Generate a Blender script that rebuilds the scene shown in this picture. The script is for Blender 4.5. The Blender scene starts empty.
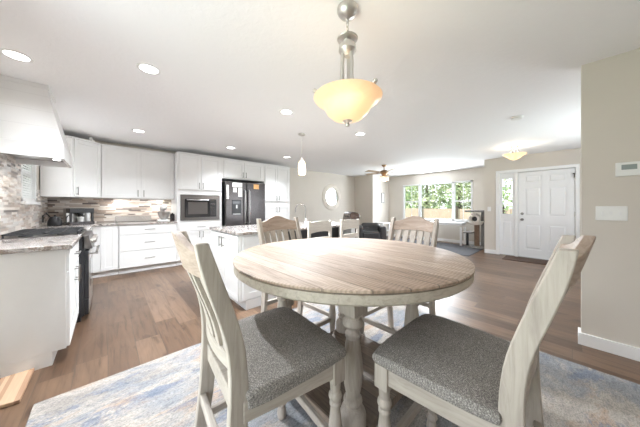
import bpy, bmesh, math, random
from mathutils import Vector, Matrix
random.seed(7)
S = bpy.context.scene
COL = S.collection
PI = math.pi

# ------------------------------------------------------------------ camera
F_PX, CXP, HORIZON = 230.0, 320.0, 207.0
AZ = math.atan((320 - 108) / F_PX)
cam = bpy.data.cameras.new('camera'); camo = bpy.data.objects.new('camera', cam); COL.objects.link(camo)
cam.sensor_fit = 'HORIZONTAL'; cam.sensor_width = 36.0
cam.lens = 36.0 * F_PX / 640.0
cam.shift_y = -(213.5 - HORIZON) / 640.0
cam.clip_start = 0.05
camo.location = (0, 0, 1.2)
camo.rotation_euler = (PI / 2, 0, -AZ)
S.camera = camo

# ------------------------------------------------------------------ view + world + sun + window light + added fill
vs = S.view_settings
vs.view_transform = 'Standard'; vs.look = 'None'; vs.gamma = 1.0; vs.use_curve_mapping = False
vs.exposure = 0.9
S.cycles.use_denoising = True
S.cycles.max_bounces = 10; S.cycles.diffuse_bounces = 6; S.cycles.transparent_max_bounces = 16
S.cycles.sample_clamp_indirect = 6.0
W = bpy.data.worlds.new('sky'); S.world = W; W.use_nodes = True
wn = W.node_tree; wn.nodes.clear()
wo = wn.nodes.new('ShaderNodeOutputWorld'); wb = wn.nodes.new('ShaderNodeBackground')
wr = wn.nodes.new('ShaderNodeValToRGB'); wt = wn.nodes.new('ShaderNodeTexCoord'); ws = wn.nodes.new('ShaderNodeSeparateXYZ')
wn.links.new(wt.outputs['Generated'], ws.inputs[0]); wn.links.new(ws.outputs['Z'], wr.inputs[0])
wr.color_ramp.elements[0].position = 0.0; wr.color_ramp.elements[0].color = (0.95, 0.97, 1.0, 1)
wr.color_ramp.elements[1].position = 0.7; wr.color_ramp.elements[1].color = (0.55, 0.72, 1.0, 1)
wn.links.new(wr.outputs[0], wb.inputs[0]); wb.inputs[1].default_value = 1.5
wn.links.new(wb.outputs[0], wo.inputs[0])

def light(name, typ, loc, energy, color=(1, 1, 1), size=None, size_y=None, aim=None, **kw):
    l = bpy.data.lights.new(name, typ); l.energy = energy; l.color = color
    if typ == 'AREA':
        l.shape = 'RECTANGLE'; l.size = size; l.size_y = size_y
    for k, v in kw.items(): setattr(l, k, v)
    o = bpy.data.objects.new(name, l); COL.objects.link(o); o.location = loc
    if aim is not None:
        o.rotation_euler = Vector(aim).to_track_quat('-Z', 'Z').to_euler()
    return o
light('sun', 'SUN', (0, 0, 10), 5.0, (1, 0.95, 0.88), aim=(0.35, -0.50, -0.78), angle=0.02)
light('added_patio_fill', 'AREA', (-0.70, .90, 1.30), 20, (0.88, 0.94, 1.0), 2.2, 1.6, aim=(1, -.28, .12))  # added fill from the left, at an assumed patio door out of view
light('added_hall_fill', 'AREA', (5.2, -1.13, 1.4), 25, (0.86, 0.93, 1.0), 1.9, 1.3, aim=(0, 1, .35))  # added fill for the entry, at an assumed hall window out of view
light('front_window_daylight', 'AREA', (8.50, 3.28, 1.42), 100, (0.86, 0.93, 1.0), 2.3, 1.25, aim=(-1, 0, -.12))
light('kitchen_window_daylight', 'AREA', (-0.72, 4.73, 1.64), 3, (0.95, 0.975, 1.0), .7, .7, aim=(1, 0, 0))

# ------------------------------------------------------------------ node helpers
def srgb(r, g, b):
    f = lambda c: (c / 255 / 12.92) if c / 255 <= 0.04045 else ((c / 255 + 0.055) / 1.055) ** 2.4
    return (f(r), f(g), f(b), 1)
class NT:
    def __init__(s, name, rough=0.5, metal=0.0, spec=None):
        s.m = bpy.data.materials.new(name); s.m.use_nodes = True
        s.t = s.m.node_tree; s.b = s.t.nodes['Principled BSDF']
        s.b.inputs['Roughness'].default_value = rough; s.b.inputs['Metallic'].default_value = metal
        if spec is not None: s.b.inputs['Specular IOR Level'].default_value = spec
    def n(s, t): return s.t.nodes.new(t)
    def l(s, a, b): s.t.links.new(a, b)
    def put(s, sock, v):
        if hasattr(v, 'links') or isinstance(v, bpy.types.NodeSocket): s.l(v, sock)
        else: sock.default_value = v
    def math(s, op, a, b=0.0, c=None):
        n = s.n('ShaderNodeMath'); n.operation = op
        s.put(n.inputs[0], a); s.put(n.inputs[1], b)
        if c is not None: s.put(n.inputs[2], c)
        return n.outputs[0]
    def obj(s): return s.n('ShaderNodeTexCoord').outputs['Object']
    def mapped(s, scale=(1, 1, 1), loc=(0, 0, 0), rot=(0, 0, 0), src=None):
        n = s.n('ShaderNodeMapping'); s.l(src or s.obj(), n.inputs[0])
        n.inputs['Scale'].default_value = scale; n.inputs['Location'].default_value = loc; n.inputs['Rotation'].default_value = rot
        return n.outputs[0]
    def sep(s, v):
        n = s.n('ShaderNodeSeparateXYZ'); s.l(v, n.inputs[0]); return n.outputs
    def comb(s, x=0.0, y=0.0, z=0.0):
        n = s.n('ShaderNodeCombineXYZ'); s.put(n.inputs[0], x); s.put(n.inputs[1], y); s.put(n.inputs[2], z); return n.outputs[0]
    def noise(s, v, scale, detail=4, rough=0.55, dist=0.0):
        n = s.n('ShaderNodeTexNoise'); s.l(v, n.inputs['Vector']); n.inputs['Scale'].default_value = scale
        n.inputs['Detail'].default_value = detail; n.inputs['Roughness'].default_value = rough; n.inputs['Distortion'].default_value = dist
        return n.outputs['Fac']
    def white(s, v):
        n = s.n('ShaderNodeTexWhiteNoise'); n.noise_dimensions = '3D'; s.l(v, n.inputs['Vector']); return n.outputs['Value']
    def ramp(s, fac, stops, const=False):
        n = s.n('ShaderNodeValToRGB'); s.l(fac, n.inputs[0]); e = n.color_ramp.elements
        if const: n.color_ramp.interpolation = 'CONSTANT'
        e[0].position, e[0].color = stops[0]; e[1].position, e[1].color = stops[-1]
        for p, c in stops[1:-1]:
            k = e.new(p); k.color = c
        return n.outputs[0]
    def mix(s, fac, a, b, mode='MIX'):
        n = s.n('ShaderNodeMix'); n.data_type = 'RGBA'; n.blend_type = mode
        s.put(n.inputs[0], fac); s.put(n.inputs[6], a); s.put(n.inputs[7], b); return n.outputs[2]
    def color(s, v): s.put(s.b.inputs['Base Color'], v); return s
    def bump(s, h, strength=0.2, dist=0.01):
        n = s.n('ShaderNodeBump'); n.inputs['Strength'].default_value = strength; n.inputs['Distance'].default_value = dist
        s.l(h, n.inputs['Height']); s.l(n.outputs[0], s.b.inputs['Normal']); return s
    def rough(s, v): s.put(s.b.inputs['Roughness'], v); return s
def plain(name, col, rough=0.5, metal=0.0, var=0.03, nscale=6.0, bump=0.0, bscale=200):
    n = NT(name, rough, metal)
    f = n.noise(n.obj(), nscale, 3)
    a = tuple(min(1, c * (1 + var)) for c in col[:3]) + (1,); b = tuple(c * (1 - var) for c in col[:3]) + (1,)
    n.color(n.ramp(f, [(0.3, b), (0.7, a)]))
    if bump: n.bump(n.noise(n.obj(), bscale, 3), bump, 0.003)
    return n.m
def emis(name, col, strength):
    n = NT(name, 0.4); n.color(col)
    n.b.inputs['Emission Color'].default_value = col; n.b.inputs['Emission Strength'].default_value = strength
    return n.m
def planks(name, wid, length, cols, rough=0.4, along='y', grain=1.0, knots=True, gap=0.012, bumpy=0.15, saw=0.0):
    n = NT(name, rough); o = n.sep(n.obj())
    u, v = (o[1], o[0]) if along == 'y' else (o[0], o[1])
    rv = n.math('DIVIDE', v, wid); row = n.math('FLOOR', rv)
    off = n.math('MULTIPLY', n.white(n.comb(row, 3.1, 7.7)), length)
    ru = n.math('DIVIDE', n.math('ADD', u, off), length); cl = n.math('FLOOR', ru)
    idn = n.white(n.comb(row, cl, 1.3))
    shift = n.math('MULTIPLY', idn, 40.0)
    gv = n.comb(n.math('ADD', v, shift), n.math('MULTIPLY', u, 0.07), shift)
    g1 = n.noise(gv, 28 * grain, 6, 0.65, 0.6)
    gv2 = n.comb(n.math('ADD', v, shift), n.math('MULTIPLY', u, 0.22), shift)
    g2 = n.noise(gv2, 9 * grain, 4, 0.6, 1.5)
    base = n.ramp(idn, [(0.0, cols[0]), (0.5, cols[1]), (1.0, cols[2])])
    grn = n.ramp(g1, [(0.28, (0.52, 0.50, 0.48, 1)), (0.5, (0.97, 0.97, 0.97, 1)), (0.75, (1.12, 1.12, 1.12, 1))])
    c = n.mix(1.0, base, grn, 'MULTIPLY')
    c = n.mix(0.7, c, n.ramp(g2, [(0.25, (0.72, 0.70, 0.68, 1)), (0.6, (1.04, 1.04, 1.04, 1))]), 'MULTIPLY')
    if knots:
        kn = n.noise(n.comb(n.math('ADD', v, shift), n.math('MULTIPLY', u, 0.55), shift), 7.0, 2, 0.5, 0.4)
        c = n.mix(0.8, c, n.ramp(kn, [(0.24, (0.32, 0.27, 0.24, 1)), (0.37, (1, 1, 1, 1))]), 'MULTIPLY')
    fv = n.math('FRACT', rv); fu = n.math('FRACT', ru)
    ev = n.math('MINIMUM', fv, n.math('SUBTRACT', 1.0, fv))
    eu = n.math('MULTIPLY', n.math('MINIMUM', fu, n.math('SUBTRACT', 1.0, fu)), length / wid)
    e = n.math('MINIMUM', ev, eu)
    edge = n.math('LESS_THAN', e, gap)
    c = n.mix(n.math('MULTIPLY', edge, 0.55), c, (0.06, 0.045, 0.035, 1))
    if saw:
        wv = n.n('ShaderNodeTexWave'); wv.bands_direction = 'Y' if along == 'y' else 'X'; n.l(n.comb(n.math('ADD', v, shift), n.math('ADD', u, shift), 0.0), wv.inputs['Vector'])
        wv.inputs['Scale'].default_value = 21; wv.inputs['Distortion'].default_value = 5; wv.inputs['Detail'].default_value = 3; wv.inputs['Detail Scale'].default_value = .7
        c = n.mix(saw, c, n.ramp(wv.outputs['Fac'], [(0.2, (0.80, 0.78, 0.76, 1)), (0.7, (1.08, 1.08, 1.08, 1))]), 'MULTIPLY')
    n.color(c)
    n.bump(n.math('SUBTRACT', g1, n.math('MULTIPLY', edge, 1.5)), bumpy, 0.004)
    return n.m
def wood(name, cols, axis='z', rough=0.55, scale=1.0, bump=0.2):
    n = NT(name, rough)
    sc = {'x': (0.08, 1, 1), 'y': (1, 0.08, 1), 'z': (1, 1, 0.08)}[axis]
    v = n.mapped(sc)
    g = n.noise(v, 55 * scale, 6, 0.65, 0.8); g2 = n.noise(n.mapped((1, 1, 1)), 5, 3)
    c = n.ramp(g, [(0.25, cols[0]), (0.5, cols[1]), (0.75, cols[2])])
    c = n.mix(0.5, c, n.ramp(g2, [(0.3, (0.80, 0.79, 0.77, 1)), (0.65, (1.05, 1.05, 1.05, 1))]), 'MULTIPLY')
    n.color(c).bump(g, bump, 0.003)
    return n.m

# ------------------------------------------------------------------ materials
M = {}
M['white'] = plain('white_painted_cabinet', (0.80, 0.80, 0.795), 0.35, var=0.015)
M['trim'] = plain('white_trim_paint', (0.83, 0.83, 0.825), 0.4, var=0.01)
M['door'] = plain('white_door_paint', (0.80, 0.80, 0.80), 0.4, var=0.01)
def wallmat(name, c):
    n = NT(name, 0.75); f = n.noise(n.obj(), 2.0, 3)
    n.color(n.ramp(f, [(0.3, tuple(x * 0.97 for x in c[:3]) + (1,)), (0.7, c)]))
    n.bump(n.noise(n.obj(), 140, 3), 0.06, 0.003); return n.m
M['wall'] = wallmat('greige_wall_paint', srgb(211, 204, 194))
def ceilmat():
    n = NT('white_textured_ceiling', 0.85)
    n.color((0.92, 0.92, 0.93, 1))
    n.bump(n.noise(n.mapped((1, 1, 1)), 18, 5, 0.6, 0.5), 0.25, 0.012); return n.m
M['ceiling'] = ceilmat()
M['floor'] = planks('brown_plank_floor', 0.18, 1.22, [srgb(86, 65, 50), srgb(102, 79, 61), srgb(120, 96, 77)], 0.36, 'y')
M['tabletop'] = planks('rough_sawn_table_planks', 0.115, 4.0, [srgb(158, 137, 120), srgb(174, 153, 135), srgb(186, 166, 149)], 0.55, 'y', 2.2, False, 0.026, 0.4, 0.75)
M['shelf'] = planks('weathered_shelf_planks', 0.085, 3.0, [srgb(112, 98, 86), srgb(128, 112, 98), srgb(140, 124, 110)], 0.55, 'y', 2.2, False, 0.03, 0.3)
GW = [srgb(150, 140, 130), srgb(172, 162, 151), srgb(184, 175, 164)]
for ax in 'xyz': M['gw' + ax] = wood('greywashed_wood_' + ax, GW, ax)
MW = [srgb(132, 115, 101), srgb(164, 145, 130), srgb(182, 164, 149)]
M['mwx'] = wood('weathered_rail_wood_x', MW, 'x'); M['mwz'] = wood('weathered_rail_wood_z', MW, 'z')
BW = [srgb(120, 106, 94), srgb(146, 131, 118), srgb(160, 146, 132)]
M['bwz'] = wood('weathered_brown_wood', BW, 'z')
M['edge'] = wood('greywashed_rim', [srgb(150, 138, 124), srgb(182, 172, 158), srgb(196, 187, 174)], 'x')
M['beige'] = wood('bleached_wood', [srgb(205, 196, 184), srgb(222, 214, 203), srgb(230, 224, 214)], 'x')
def tweed():
    n = NT('grey_tweed_fabric', 0.95)
    a = n.noise(n.mapped((1, 1, 1)), 280, 3, 0.75); b = n.noise(n.mapped((1, 1, 1)), 14, 3)
    w = n.n('ShaderNodeTexWave'); n.l(n.mapped((1, 1, 1), rot=(0, 0, 0.6)), w.inputs['Vector']); w.inputs['Scale'].default_value = 55; w.inputs['Distortion'].default_value = 6; w.inputs['Detail'].default_value = 2; w.inputs['Detail Scale'].default_value = 8
    f = n.math('ADD', n.math('MULTIPLY', a, 0.9), n.math('MULTIPLY', w.outputs['Fac'], 0.10))
    c = n.ramp(f, [(0.32, srgb(80, 76, 73)), (0.52, srgb(136, 130, 124)), (0.72, srgb(208, 201, 194))])
    c = n.mix(0.35, c, n.ramp(b, [(0.3, (0.75, 0.75, 0.75, 1)), (0.7, (1.1, 1.1, 1.1, 1))]), 'MULTIPLY')
    n.color(c).bump(f, 0.5, 0.004); return n.m
M['tweed'] = tweed()
def rugmat():
    n = NT('distressed_rug_pile', 0.95)
    a = n.noise(n.mapped((1.0, 2.2, 1), loc=(3, 1, 0)), 1.5, 8, 0.68, 0.6)
    b = n.noise(n.mapped((1.0, 2.6, 1), loc=(7, 5, 0)), 1.7, 8, 0.70, 0.6)
    d = n.noise(n.mapped((1.0, 2.0, 1), loc=(13, 2, 0)), 1.9, 7, 0.68, 0.4)
    base = n.ramp(d, [(0.40, srgb(152, 145, 138)), (0.52, srgb(174, 166, 157)), (0.62, srgb(168, 147, 130))])
    blue = n.ramp(a, [(0.47, (0, 0, 0, 1)), (0.56, (1, 1, 1, 1))])
    c = n.mix(n.math('MULTIPLY', blue, 0.6), base, srgb(122, 131, 142))
    dark = n.ramp(b, [(0.53, (0, 0, 0, 1)), (0.60, (1, 1, 1, 1))])
    c = n.mix(n.math('MULTIPLY', dark, 0.8), c, srgb(112, 120, 136))
    mid = n.noise(n.mapped((1, 2.4, 1)), 16, 6, 0.8)
    c = n.mix(0.75, c, n.ramp(mid, [(0.36, (0.62, 0.64, 0.68, 1)), (0.52, (1.0, 1.0, 1.0, 1))]), 'MULTIPLY')
    fine = n.noise(n.mapped((1, 1.8, 1)), 75, 4, 0.75)
    c = n.mix(0.8, c, n.ramp(fine, [(0.36, (0.52, 0.53, 0.56, 1)), (0.58, (1.06, 1.06, 1.06, 1))]), 'MULTIPLY')
    n.color(c).bump(n.noise(n.obj(), 260, 3), 0.4, 0.004); return n.m
M['rug'] = rugmat()
def granite():
    n = NT('veined_granite', 0.14)
    a = n.noise(n.mapped((1, 1, 1)), 6.5, 8, 0.7, 1.8); b = n.noise(n.mapped((1, 1, 1)), 60, 4, 0.7)
    c = n.ramp(a, [(0.32, srgb(66, 64, 63)), (0.42, srgb(126, 119, 115)), (0.50, srgb(204, 199, 195)), (0.57, srgb(136, 120, 110)), (0.68, srgb(186, 181, 177))])
    c = n.mix(0.7, c, n.ramp(b, [(0.34, (0.45, 0.44, 0.44, 1)), (0.5, (1, 1, 1, 1))]), 'MULTIPLY')
    n.color(c); return n.m
M['granite'] = granite()
def mosaic(name, along):
    n = NT(name, 0.22); o = n.sep(n.obj()); u = o[0] if along == 'x' else o[1]; v = o[2]
    rv = n.math('DIVIDE', v, 0.026); row = n.math('FLOOR', rv)
    ln = n.math('ADD', 0.10, n.math('MULTIPLY', n.white(n.comb(row, 9.2, 4.4)), 0.16))
    ru = n.math('ADD', n.math('DIVIDE', u, ln), n.math('MULTIPLY', n.white(n.comb(row, 2.2, 5.5)), 9.0)); cl = n.math('FLOOR', ru)
    idn = n.white(n.comb(row, cl, 0.7))
    c = n.ramp(idn, [(0.0, srgb(226, 222, 218)), (0.22, srgb(196, 184, 174)), (0.40, srgb(172, 156, 144)), (0.55, srgb(214, 206, 198)), (0.72, srgb(186, 178, 172)), (0.84, srgb(146, 136, 130)), (0.93, srgb(96, 88, 86))], True)
    st = n.noise(n.comb(n.math('MULTIPLY', u, 0.3), n.math('MULTIPLY', idn, 30.0), v), 60, 4)
    c = n.mix(0.4, c, n.ramp(st, [(0.3, (0.78, 0.77, 0.76, 1)), (0.65, (1.06, 1.06, 1.06, 1))]), 'MULTIPLY')
    fv = n.math('FRACT', rv); fu = n.math('FRACT', ru)
    e = n.math('MINIMUM', n.math('MINIMUM', fv, n.math('SUBTRACT', 1.0, fv)), n.math('MULTIPLY', n.math('MINIMUM', fu, n.math('SUBTRACT', 1.0, fu)), 6.0))
    ed = n.math('LESS_THAN', e, 0.05)
    c = n.mix(n.math('MULTIPLY', ed, 0.6), c, srgb(205, 200, 194))
    n.color(c); n.bump(n.math('SUBTRACT', 1.0, ed), 0.3, 0.002)
    n.rough(n.math('ADD', 0.12, n.math('MULTIPLY', idn, 0.35)))
    return n.m
M['mosx'] = mosaic('stone_glass_mosaic_x', 'x'); M['mosy'] = mosaic('stone_glass_mosaic_y', 'y')
def brushed(name, col, rough=0.3):
    n = NT(name, rough, 1.0); g = n.noise(n.mapped((1, 1, 0.03)), 160, 3)
    n.color(n.ramp(g, [(0.3, tuple(c * 0.88 for c in col[:3]) + (1,)), (0.7, col)])); return n.m
M['nickel'] = brushed('brushed_nickel', srgb(216, 213, 208), 0.34)
M['faucet'] = brushed('faucet_nickel', srgb(150, 147, 143), 0.3)
M['midsteel'] = brushed('grey_stainless_steel', srgb(128, 124, 122), 0.32)
M['steel'] = brushed('stainless_steel', srgb(190, 188, 186), 0.28)
M['darksteel'] = brushed('black_stainless_steel', srgb(92, 88, 88), 0.26)
M['black'] = plain('black_enamel', (0.018, 0.018, 0.02), 0.3)
M['blackglass'] = plain('black_glass', (0.02, 0.02, 0.022), 0.06)
M['castiron'] = plain('cast_iron', (0.03, 0.03, 0.032), 0.6)
M['charcoal'] = plain('charcoal_seat_and_shade', (0.05, 0.05, 0.052), 0.6)  # colours the stool seats, and stands in for shade in the island recess
M['brass'] = brushed('antique_brass', srgb(160, 134, 108), 0.35)
M['mirror'] = plain('mirror_silver', (0.93, 0.94, 0.95), 0.02, 1.0, 0.0)
M['leather'] = plain('brown_leather', srgb(74, 58, 50), 0.26, 0, 0.12, 9, 0.2, 60)
M['darkleather'] = plain('dark_grey_leather', srgb(62, 62, 64), 0.36, 0, 0.12, 9, 0.2, 60)
M['plastic'] = plain('white_plastic', (0.82, 0.82, 0.80), 0.35)
M['lcd'] = plain('grey_display', srgb(150, 160, 158), 0.2)
M['paper'] = plain('white_paper', (0.85, 0.84, 0.82), 0.8)
M['paperorange'] = plain('orange_paper', srgb(226, 178, 120), 0.8)
M['greycarpet'] = plain('grey_carpet', srgb(84, 84, 87), 0.95, 0, 0.12, 30, 0.4, 300)
M['mat'] = plain('dark_brown_mat', srgb(84, 66, 56), 0.95, 0, 0.2, 60, 0.5, 300)
M['plush'] = plain('grey_plush', srgb(132, 130, 128), 0.95, 0, 0.1, 30, 0.4, 200)
M['sisal'] = plain('brown_sisal', srgb(134, 110, 92), 0.95, 0, 0.15, 60, 0.4, 200)
M['creamplush'] = plain('cream_plush', srgb(226, 220, 212), 0.95, 0, 0.05, 30, 0.4, 200)
M['bark'] = plain('tree_bark', srgb(96, 80, 66), 0.9, 0, 0.2, 8)
M['fence'] = plain('tan_fence_boards', srgb(180, 156, 138), 0.85, 0, 0.08, 3)
M['fencepost'] = plain('dark_fence_post', srgb(84, 70, 60), 0.85)
M['lawn'] = plain('lawn', srgb(112, 138, 74), 0.95, 0, 0.2, 3)
M['extwall'] = plain('outside_siding', srgb(190, 186, 180), 0.8)
def leafmat(name, c1, c2):
    n = NT(name, 0.7); f = n.noise(n.obj(), 3.0, 3); n.color(n.ramp(f, [(0.35, c1), (0.65, c2)])); return n.m
M['leafa'] = leafmat('leaves_green', srgb(118, 146, 92), srgb(176, 198, 140)); M['leafb'] = leafmat('leaves_olive', srgb(128, 142, 96), srgb(184, 192, 150))
def amber():
    n = NT('amber_glass_lit', 0.3); c = n.ramp(n.noise(n.mapped((1, 1, 1)), 9, 4, .6, 1.0), [(.3, srgb(250, 226, 190)), (.7, srgb(255, 238, 212))])
    n.color(c); n.b.inputs['Emission Color'].default_value = (1, .74, .50, 1); n.b.inputs['Emission Strength'].default_value = .13
    tl = n.n('ShaderNodeBsdfTranslucent'); tl.inputs[0].default_value = (.92, .78, .62, 1); mx = n.n('ShaderNodeMixShader'); mx.inputs[0].default_value = .45
    n.l(n.b.outputs[0], mx.inputs[1]); n.l(tl.outputs[0], mx.inputs[2]); n.l(mx.outputs[0], n.t.nodes['Material Output'].inputs['Surface']); return n.m
M['glowamber'] = amber()
M['glowwhite'] = emis('frosted_glass_lit', srgb(255, 226, 184), .75)
M['can'] = emis('downlight_lens_lit', (1, 0.98, 0.95, 1), 5.0)
def glassmat():
    n = NT('window_glass'); t = n.t
    tr = n.n('ShaderNodeBsdfTransparent'); gl = n.n('ShaderNodeBsdfGlossy'); gl.inputs['Roughness'].default_value = 0.02
    fr = n.n('ShaderNodeFresnel'); fr.inputs[0].default_value = 1.3; mx = n.n('ShaderNodeMixShader')
    n.l(fr.outputs[0], mx.inputs[0]); n.l(tr.outputs[0], mx.inputs[1]); n.l(gl.outputs[0], mx.inputs[2])
    n.l(mx.outputs[0], t.nodes['Material Output'].inputs['Surface']); return n.m
M['glass'] = glassmat()
def shiplap():
    n = NT('white_shiplap', 0.4); z = n.sep(n.obj())[2]
    e = n.math('LESS_THAN', n.math('FRACT', n.math('DIVIDE', z, 0.165)), 0.035)
    n.color(n.mix(n.math('MULTIPLY', e, 0.12), (0.80, 0.80, 0.795, 1), (0.3, 0.3, 0.3, 1))).bump(n.math('SUBTRACT', 1.0, e), 0.3, 0.004); return n.m
M['shiplap'] = shiplap()
def striped(name, cs, axis):
    n = NT(name, 0.5); o = n.sep(n.obj())[{'x': 0, 'y': 1}[axis]]
    idn = n.white(n.comb(n.math('FLOOR', n.math('DIVIDE', o, 0.02)), 2.0, 3.0))
    c = n.ramp(idn, [(0, cs[0]), (0.3, cs[1]), (0.6, cs[2]), (0.85, cs[3])], True)
    n.color(n.mix(0.4, c, n.ramp(n.noise(n.mapped((1, 0.1, 1) if axis == 'x' else (0.1, 1, 1)), 70, 4), [(0.3, (0.7, 0.7, 0.7, 1)), (0.7, (1.05, 1.05, 1.05, 1))]), 'MULTIPLY')); return n.m
M['block'] = striped('striped_butcher_block', [srgb(190, 160, 132), srgb(112, 78, 60), srgb(164, 130, 104), srgb(70, 48, 40)], 'x')

# ------------------------------------------------------------------ mesh builder
class MB:
    def __init__(s): s.bm = bmesh.new()
    def box(s, x0, x1, y0, y1, z0, z1, rot=None, at=None):
        r = bmesh.ops.create_cube(s.bm, size=1.0)['verts']
        for v in r:
            v.co = Vector(((x0 + x1) / 2 + v.co.x * (x1 - x0), (y0 + y1) / 2 + v.co.y * (y1 - y0), (z0 + z1) / 2 + v.co.z * (z1 - z0)))
            if rot is not None:
                p = Vector(at) if at else Vector(((x0 + x1) / 2, (y0 + y1) / 2, (z0 + z1) / 2))
                v.co = rot @ (v.co - p) + p
        return s
    def hexa(s, low, high):      # two quads of four points each
        vs = [s.bm.verts.new(p) for p in low + high]
        for f in ((3, 2, 1, 0), (4, 5, 6, 7), (0, 1, 5, 4), (1, 2, 6, 5), (2, 3, 7, 6), (3, 0, 4, 7)):
            s.bm.faces.new([vs[i] for i in f])
        return s
    def prism(s, pts, a0, a1, axis='z'):
        def mk(p, a): return {'z': (p[0], p[1], a), 'x': (a, p[0], p[1]), 'y': (p[0], a, p[1])}[axis]
        lo = [s.bm.verts.new(mk(p, a0)) for p in pts]; hi = [s.bm.verts.new(mk(p, a1)) for p in pts]
        k = len(pts)
        s.bm.faces.new(lo); s.bm.faces.new(hi)
        for i in range(k): s.bm.faces.new((lo[i], lo[(i + 1) % k], hi[(i + 1) % k], hi[i]))
        return s
    def lathe(s, prof, cx=0, cy=0, segs=20, cz=0, tilt=None, cap=True):
        rings = []
        for r, z in prof:
            ring = []
            for i in range(segs):
                a = 2 * PI * i / segs
                p = Vector((r * math.cos(a), r * math.sin(a), z))
                if tilt is not None: p = tilt @ p
                ring.append(s.bm.verts.new((cx + p.x, cy + p.y, cz + p.z)))
            rings.append(ring)
        for a, b in zip(rings, rings[1:]):
            for i in range(segs): s.bm.faces.new((a[i], a[(i + 1) % segs], b[(i + 1) % segs], b[i]))
        if cap and prof[0][0] > 1e-5: s.bm.faces.new(rings[0])
        if cap and prof[-1][0] > 1e-5: s.bm.faces.new(rings[-1])
        return s
    def tube(s, pts, r, segs=10):
        pts = [Vector(p) for p in pts]; rings = []
        rs = r if isinstance(r, (list, tuple)) else [r] * len(pts)
        up = None
        for i, p in enumerate(pts):
            d = (pts[min(i + 1, len(pts) - 1)] - pts[max(i - 1, 0)]).normalized()
            if up is None:
                up = Vector((0, 0, 1)) if abs(d.z) < 0.9 else Vector((1, 0, 0))
            a = d.cross(up).normalized(); b = a.cross(d).normalized(); up = b
            rings.append([s.bm.verts.new(p + (a * math.cos(2 * PI * k / segs) + b * math.sin(2 * PI * k / segs)) * rs[i]) for k in range(segs)])
        for a, b in zip(rings, rings[1:]):
            for i in range(segs): s.bm.faces.new((a[i], a[(i + 1) % segs], b[(i + 1) % segs], b[i]))
        s.bm.faces.new(rings[0]); s.bm.faces.new(rings[-1])
        return s
    def sections(s, secs):       # list of closed loops with equal count
        rings = [[s.bm.verts.new(p) for p in sec] for sec in secs]; k = len(rings[0])
        for a, b in zip(rings, rings[1:]):
            for i in range(k): s.bm.faces.new((a[i], a[(i + 1) % k], b[(i + 1) % k], b[i]))
        s.bm.faces.new(rings[0]); s.bm.faces.new(rings[-1])
        return s
    def ball(s, c, r, sc=(1, 1, 1), sub=2):
        v = bmesh.ops.create_icosphere(s.bm, subdivisions=sub, radius=r)['verts']
        for q in v: q.co = Vector((q.co.x * sc[0] + c[0], q.co.y * sc[1] + c[1], q.co.z * sc[2] + c[2]))
        return s
    def build(s, name, mat, parent=None, bevel=0.0, smooth=True, segs=2):
        bmesh.ops.recalc_face_normals(s.bm, faces=s.bm.faces)
        me = bpy.data.meshes.new(name); s.bm.to_mesh(me); s.bm.free()
        if smooth:
            for p in me.polygons: p.use_smooth = True
            me.set_sharp_from_angle(angle=math.radians(38))
        me.materials.append(mat)
        o = bpy.data.objects.new(name, me); COL.objects.link(o)
        if parent is not None: o.parent = parent
        if bevel > 0:
            m = o.modifiers.new('bevel', 'BEVEL'); m.width = bevel; m.segments = segs; m.limit_method = 'ANGLE'; m.angle_limit = math.radians(40)
        return o
def tag(o, label=None, cat=None, group=None, kind=None):
    if label: o['label'] = label
    if cat: o['category'] = cat
    if group: o['group'] = group
    if kind: o['kind'] = kind
    return o
def thing(name, label, cat, loc=(0, 0, 0), rz=0.0, group=None):
    o = bpy.data.objects.new(name, None); COL.objects.link(o); o.empty_display_size = 0.1
    o.location = loc; o.rotation_euler = (0, 0, rz); return tag(o, label, cat, group)
def struct(o): o['kind'] = 'structure'; return o
def kids(o): return [c for c in bpy.data.objects if c.parent == o]
def dup(root, loc, rz, label, group=None):
    r = root.copy(); COL.objects.link(r); r.location = loc; r.rotation_euler = (0, 0, rz); r['label'] = label
    if group: r['group'] = group
    for ch in kids(root):
        c = ch.copy(); COL.objects.link(c); c.parent = r
        for g in kids(ch):
            d = g.copy(); COL.objects.link(d); d.parent = c
    return r
def box1(name, mat, b, parent=None, bevel=0.0):
    return MB().box(*b).build(name, mat, parent, bevel, smooth=False)

# ------------------------------------------------------------------ room shell
H = 2.44
XL, YB, XS, XE, XW, YR = -0.76, 5.98, 3.05, 7.29, 8.58, -1.2
struct(box1('floor', M['floor'], (XL - 0.15, XW + 0.1, YR - 0.1, YB + 0.1, -0.08, 0)))
struct(box1('ceiling', M['ceiling'], (XL - 1.1, XW + 0.5, YR - 0.45, YB + 0.5, H, H + 0.14)))  # slab runs out past the left wall as an added sun-blocking eave
def wall(name, boxes):
    m = MB()
    for b in boxes: m.box(*b)
    return struct(m.build(name, M['wall'], smooth=False))
wall('wall_left', [(XL - .12, XL, YR, -.25, 0, H), (XL - .12, XL, -.25, 2.05, 2.12, H), (XL - .12, XL, 2.05, 4.35, 0, H),
                   (XL - .12, XL, 4.35, 5.12, 0, 1.26), (XL - .12, XL, 4.35, 5.12, 2.02, H), (XL - .12, XL, 5.12, YB + .12, 0, H)])
wall('wall_back', [(XL, 7.45, YB, YB + .12, 0, H)])
wall('wall_chase', [(7.45, XW, 5.1, YB + .12, 0, H)])
wall('wall_front', [(XW, XW + .14, 1.5, 2.10, 0, H), (XW, XW + .14, 2.10, 4.46, 0, .74), (XW, XW + .14, 2.10, 4.46, 2.06, H), (XW, XW + .14, 4.46, YB + .12, 0, H)])
wall('wall_entry', [(XE, XE + .14, 1.27, 1.52, 0, H), (XE, XE + .14, -.12, 1.27, 2.1, H), (XE, XE + .14, YR - .12, -.12, 0, H), (XE + .14, XW + .14, 1.38, 1.5, 0, H)])
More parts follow.
